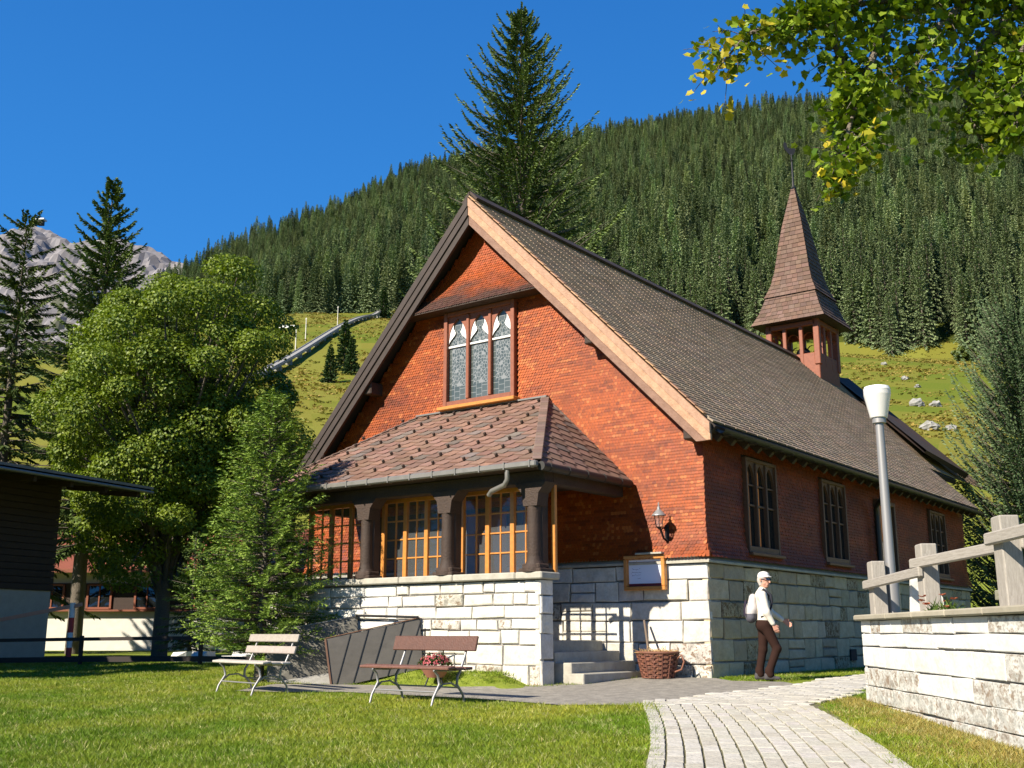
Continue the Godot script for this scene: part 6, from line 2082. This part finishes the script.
func hand(wrist: Vector3, dir: Vector3, palm_n: Vector3, thumb_side: Vector3, curl: float) -> Array:
	var b := []
	var palm := wrist + dir * 0.05
	for k in 4: b.append([wrist + thumb_side * (0.012 - k * 0.008), palm + dir * 0.035 + thumb_side * (0.030 - k * 0.020), 0.015, 0.012])
	var lens := [0.068, 0.078, 0.072, 0.056]
	for k in 4:
		var p := palm + dir * 0.035 + thumb_side * (0.030 - k * 0.020)
		var d := dir
		for s in 3:
			d = (d + palm_n * curl * (0.5 + s * 0.35)).normalized()
			var q: Vector3 = p + d * lens[k] * [0.45, 0.32, 0.25][s]
			b.append([p, q, 0.009 - s * 0.0008, 0.0083 - s * 0.0008])
			p = q
	var t0 := wrist + dir * 0.025 + thumb_side * 0.03
	var t1 := t0 + (dir * 0.7 + thumb_side * 0.6 + palm_n * 0.3).normalized() * 0.035
	var t2 := t1 + (dir + palm_n * 0.4).normalized() * 0.03
	b.append([t0, t1, 0.012, 0.010]); b.append([t1, t2, 0.010, 0.008])
	return b
func person() -> void:
	# local frame: x forward (walking direction), y up, z to the walker's right
	var at := gp(1.05, 0.26, 0.016)
	var p := thing("person", "walker in cream jacket, dark trousers and pale cap beside the church side wall", "person", at)
	p.basis = Basis(Vector3.UP, deg_to_rad(31.0))
	p.scale = Vector3.ONE * 0.945
	var skin := lin(.50, .25, .17)
	var hipL := Vector3(0.0, 0.86, -0.085)
	var hipR := Vector3(0.0, 0.86, 0.085)
	# the right leg (towards the camera) bends forward, the left one trails straight
	var knR := Vector3(0.17, 0.49, 0.085)
	var anR := Vector3(0.03, 0.10, 0.08)
	var knL := Vector3(-0.03, 0.47, -0.085)
	var anL := Vector3(-0.10, 0.10, -0.09)
	var shR := Vector3(-0.03, 1.32, 0.175)
	var shL := Vector3(-0.01, 1.32, -0.175)
	var elR := Vector3(0.02, 1.05, 0.235)
	var wrR := Vector3(0.12, 0.86, 0.215)
	var elL := Vector3(0.12, 1.07, -0.215)
	var wrL := Vector3(0.33, 0.93, -0.20)
	var neck := Vector3(-0.02, 1.38, 0)
	var head := Vector3(0.035, 1.545, 0.01)
	var yaw := Basis(Vector3.UP, -0.75)    # face turned towards the camera
	var H := func(v: Vector3) -> Vector3: return head + yaw * v
	# skin body, one continuous figure
	var body := []
	body += [[Vector3(0, 0.9, 0), Vector3(-0.02, 1.1, 0), 0.11, 0.10, Vector3(0.85, 1, 1.2)], [Vector3(-0.02, 1.1, 0), Vector3(-0.03, 1.3, 0), 0.11, 0.11, Vector3(0.8, 1, 1.3)], [neck - Vector3(0, 0.08, 0), neck + Vector3(0.04, 0.09, 0), 0.055, 0.05]]
	body += [[hipR, knR, 0.075, 0.05], [knR, anR, 0.05, 0.036], [hipL, knL, 0.075, 0.05], [knL, anL, 0.05, 0.036], [anR, anR + Vector3(0.07, -0.06, 0.01), 0.03, 0.022], [anL, anL + Vector3(0.07, -0.06, 0), 0.03, 0.022]]
	body += [[shR, elR, 0.045, 0.036], [elR, wrR, 0.036, 0.026], [shL, elL, 0.045, 0.036], [elL, wrL, 0.036, 0.026], [Vector3(-0.03, 1.3, -0.1), Vector3(-0.03, 1.3, 0.1), 0.07, 0.07]]
	var mb := sdf(body, 0.016, 0.03, skin)
	var face := [[H.call(Vector3(0, 0.035, 0)), H.call(Vector3(-0.015, 0.045, 0)), 0.082, 0.085, Vector3(1.0, 1.1, 0.88)], [H.call(Vector3(0.02, -0.045, 0)), H.call(Vector3(0.035, -0.075, 0)), 0.06, 0.035], [H.call(Vector3(0.075, 0.02, 0)), H.call(Vector3(0.105, -0.018, 0)), 0.012, 0.016], [H.call(Vector3(0.068, -0.052, -0.018)), H.call(Vector3(0.068, -0.052, 0.018)), 0.012, 0.012], [H.call(Vector3(-0.01, 0.0, 0.082)), H.call(Vector3(-0.015, 0.03, 0.088)), 0.012, 0.016], [H.call(Vector3(-0.01, 0.0, -0.082)), H.call(Vector3(-0.015, 0.03, -0.088)), 0.012, 0.016], [neck, head + Vector3(-0.01, -0.05, 0), 0.05, 0.05]]
	join(mb, sdf(face, 0.008, 0.02, skin))
	join(mb, sdf(hand(wrR, (wrR - elR).normalized(), Vector3(0.2, 0, -1).normalized(), Vector3(0.9, 0.3, 0).normalized(), 0.5), 0.005, 0.008, skin))
	join(mb, sdf(hand(wrL, (wrL - elL).normalized(), Vector3(0.1, -0.3, 1).normalized(), Vector3(0.3, 0.9, 0).normalized(), 0.5), 0.005, 0.008, skin))
	part(p, "body", mb, M.vc_matte)
	var eyes := MB.new()
	for s in [-1, 1]:
		var e: Vector3 = H.call(Vector3(0.076, 0.028, s * 0.032))
		eyes.lathe(e, [Vector2(0, -0.009), Vector2(0.009, -0.004), Vector2(0.009, 0.004), Vector2(0, 0.009)], 8, lin(.6, .58, .55))
	part(p, "eyes", eyes, M.vc_matte)
	var gl := MB.new()
	for s in [-1, 1]:
		gl.cbox(H.call(Vector3(0.092, 0.03, s * 0.036)), Vector3(0.008, 0.034, 0.058), 0.003, lin(.05, .02, .03), yaw * Basis(Vector3.UP, -s * 0.25))
		gl.beam(H.call(Vector3(0.085, 0.036, s * 0.066)), H.call(Vector3(-0.01, 0.035, s * 0.09)), 0.006, 0.01, lin(.04, .02, .03))
	gl.beam(H.call(Vector3(0.095, 0.034, -0.012)), H.call(Vector3(0.095, 0.034, 0.012)), 0.006, 0.008, lin(.04, .02, .03))
	part(p, "sunglasses", gl, M.dark_glass)
	var hair := sdf([[H.call(Vector3(-0.02, 0.05, 0)), H.call(Vector3(-0.03, 0.03, 0)), 0.088, 0.09, Vector3(1, 1.05, 0.95)], [H.call(Vector3(-0.05, 0.0, 0.04)), H.call(Vector3(-0.04, -0.05, 0.05)), 0.045, 0.03], [H.call(Vector3(-0.05, 0.0, -0.04)), H.call(Vector3(-0.04, -0.05, -0.05)), 0.045, 0.03]], 0.009, 0.02, lin(.42, .38, .33))
	part(p, "hair", hair, M.vc_cloth)
	var cap := sdf([[H.call(Vector3(-0.012, 0.085, 0)), H.call(Vector3(-0.012, 0.10, 0)), 0.092, 0.085, Vector3(1.08, 0.72, 0.98)], [H.call(Vector3(0.07, 0.07, -0.035)), H.call(Vector3(0.07, 0.07, 0.035)), 0.03, 0.03, Vector3(1.5, 0.35, 1)]], 0.009, 0.012, lin(.66, .63, .58))
	part(p, "cap", cap, M.vc_cloth)
	# clothes follow the body
	var cream := lin(.66, .60, .50)
	var jk := [[Vector3(0.0, 0.945, 0), Vector3(-0.01, 1.08, 0), 0.128, 0.12, Vector3(0.95, 1, 1.25)], [Vector3(-0.01, 1.05, 0), Vector3(-0.03, 1.28, 0), 0.13, 0.12, Vector3(0.85, 1, 1.3)], [Vector3(-0.03, 1.31, -0.11), Vector3(-0.03, 1.31, 0.11), 0.085, 0.085], [Vector3(-0.02, 1.36, 0), Vector3(0.0, 1.41, 0), 0.075, 0.068], [shR, elR, 0.07, 0.055], [elR, wrR.lerp(elR, 0.12), 0.056, 0.042], [shL, elL, 0.07, 0.055], [elL, wrL.lerp(elL, 0.12), 0.056, 0.042], [Vector3(0.06, 1.18, -0.06), Vector3(0.07, 1.0, -0.05), 0.07, 0.07]]
	part(p, "jacket", sdf(jk, 0.0145, 0.035, cream), M.vc_cloth)
	var cf := MB.new()
	for k in 5: cf.cbox(Vector3(0.118 - absf(k - 1.5) * 0.004, 0.92 + k * 0.09, 0.0), Vector3(0.012, 0.085, 0.02), 0.004, lin(.40, .36, .30))
	part(p, "zip", cf, M.vc_cloth)
	var brown := lin(.032, .018, .015)
	var tr := [[Vector3(-0.012, 0.86, -0.05), Vector3(-0.012, 0.86, 0.05), 0.122, 0.122], [hipR, knR, 0.095, 0.068], [knR, anR + Vector3(0, 0.03, 0), 0.068, 0.06], [anR + Vector3(0, 0.04, 0), anR + Vector3(0.01, -0.01, 0), 0.066, 0.070], [hipL, knL, 0.095, 0.068], [knL, anL + Vector3(0, 0.03, 0), 0.068, 0.06], [anL + Vector3(0, 0.04, 0), anL + Vector3(0.01, -0.01, 0), 0.064, 0.068]]
	part(p, "trousers", sdf(tr, 0.0145, 0.03, brown), M.vc_cloth)
	for q in [anR, anL]:
		var sh := sdf([[q + Vector3(-0.04, -0.06, 0), q + Vector3(0.14, -0.07, 0.005), 0.046, 0.036, Vector3(1, 0.9, 1)], [q + Vector3(-0.03, -0.02, 0), q + Vector3(0.04, -0.05, 0), 0.05, 0.045]], 0.011, 0.02, lin(.055, .05, .05))
		part(p, "shoe", sh, M.vc_matte)
	# rucksack on the back
	var r := thing("backpack", "pale and dark grey backpack worn by the walker", "backpack", at)
	r.basis = p.basis
	r.scale = p.scale
	r.position += p.basis * Vector3(0.035, 0, 0)
	var bag := sdf([[Vector3(-0.235, 0.99, 0), Vector3(-0.215, 1.10, 0), 0.105, 0.115, Vector3(0.85, 1, 1.25)], [Vector3(-0.215, 1.10, 0), Vector3(-0.195, 1.27, 0), 0.115, 0.08, Vector3(0.8, 1, 1.25)]], 0.014, 0.03, Color.WHITE, func(q: Vector3) -> Color: return lin(.10, .095, .11) if q.y < 1.035 else lin(.48, .44, .42))
	part(r, "sack", bag, M.vc_cloth)
	var stp := MB.new()
	for s in [-1, 1]:
		stp.tube([Vector3(-0.12, 1.33, s * 0.09), Vector3(-0.03, 1.415, s * 0.1), Vector3(0.075, 1.33, s * 0.11), Vector3(0.085, 1.18, s * 0.12), Vector3(0.03, 1.02, s * 0.165), Vector3(-0.1, 0.98, s * 0.15)], [0.018, 0.02, 0.02, 0.018, 0.014, 0.012], 8, lin(.035, .033, .04))
		stp.tube([Vector3(-0.31, 1.25, s * 0.07), Vector3(-0.335, 1.1, s * 0.08), Vector3(-0.335, 1.0, s * 0.08)], [0.01, 0.01, 0.01], 6, lin(.04, .035, .05))
	part(r, "strap", stp, M.vc_cloth)

# ------------------------------------------------------------------ grass
func lawn() -> void:
	var tufts := []
	for q in 3:
		var m := MB.new()
		for k in 11:
			var a := Vector3(rf(-.05, .05), -0.01, rf(-.05, .05))
			var d := Vector3(rf(-.7, .7), 1.0, rf(-.7, .7)).normalized()
			var s := Vector3(rf(-1, 1), 0, rf(-1, 1)).normalized() * 0.0042
			var l := rf(.03, .075)
			var bend := Vector3(d.x, -0.2, d.z) * l * 0.5
			m.tri(a - s, a + s, a + d * l + bend, tint(lin(.8, .9, .8), 0.3))
		tufts.append(m.mesh())
	var gn := FastNoiseLite.new()
	gn.seed = 15; gn.frequency = 0.5
	var big := FastNoiseLite.new()
	big.seed = 16; big.frequency = 0.11
	var block := PackedVector2Array()
	for q in [[-6.0, 3.6], [-5.6, 3.5], [-4.06, 3.15], [-1.6, 2.8], [-1.1, 1.9], [-1.1, -0.1], [0.2, 0.0], [0.6, 0.45], [1.4, 0.4], [1.55, -6.0], [2.65, -6.0], [3.0, 1.6], [3.15, 3.3]]: block.append(Vector2(q[0], q[1]))
	var o := Vector2(3.82, 8.65)
	for q in [[4.9, 1.86], [-3.9, 1.86], [-3.9, 0.06], [5.0, 0.06]]: block.append(o + PD * q[0] + PP * q[1])
	for q in [[0.42, 4.9], [-1.01, 4.65], [-3.65, 4.5], [-4.46, 4.9], [-5.4, 5.06]]: block.append(Vector2(q[0], q[1]))
	var lists := [[], [], []]
	var cols := [[], [], []]
	for k in 150000:
		# denser where it is near the viewer's path, thinner far away
		var a := 4.5 + 24.0 * pow(rng.randf(), 1.25)
		var b := rf(-0.56, 0.56) * a
		var x := CX + FX * a - FZ * b
		var z := CZ + FZ * a + FX * b
		var p := Vector2(x, z)
		if Geometry2D.is_point_in_polygon(p, block): continue
		if x < 0.05 and x > -9.4 and z < 0.05: continue
		if x > -7.8 and x < -1.55 and z < 2.45 and z > -0.1: continue
		# not in or behind the garden wall
		var w := Vector3(x - 3.42, 0, z - 2.72)
		if w.dot(WN) < 0.03 and w.dot(WN) > -0.5 and w.dot(WU) > -0.05: continue
		var dry := clampf(0.4 + gn.get_noise_2d(x, z) * 0.5 + big.get_noise_2d(x, z) * 1.1, 0, 1)
		var c := lin(.15, .225, .014).lerp(lin(.42, .37, .05), dry * rf(.5, 1.2))
		# trodden, browner grass at the foot of the garden wall
		if w.dot(WU) > -0.3 and w.dot(WN) > 0 and w.dot(WN) + gn.get_noise_2d(x * 2.0, z * 2.0) * 0.5 < rf(.2, .9): c = lin(.36, .26, .075)
		if rng.randf() < 0.09: c = lin(.55, .47, .22)
		var q := rng.randi() % 3
		var s := rf(.7, 1.25) * (1.0 + maxf(0, gn.get_noise_2d(x + 50, z)) * 0.5)
		lists[q].append(Transform3D(Basis(Vector3.UP, rf(0, TAU)).scaled(Vector3(s * 1.1, s * rf(.7, 1.1), s * 1.1)), gp(x, z)))
		cols[q].append(tint(c, 0.3))
	var g := Node3D.new()
	g.name = "lawn_grass"
	add_child(g)
	g.set_meta("kind", "stuff"); g.set_meta("label", "short sunlit green grass of the lawn"); g.set_meta("category", "grass")
	for q in 3:
		var mm := MultiMesh.new()
		mm.transform_format = MultiMesh.TRANSFORM_3D
		mm.use_colors = true
		mm.mesh = tufts[q]
		mm.instance_count = lists[q].size()
		for k in lists[q].size():
			mm.set_instance_transform(k, lists[q][k])
			mm.set_instance_color(k, cols[q][k])
		var mi := MultiMeshInstance3D.new()
		mi.name = "blades"
		mi.multimesh = mm
		mi.material_override = M.grass_blade
		g.add_child(mi, true)
		mi.set_meta("kind", "stuff")
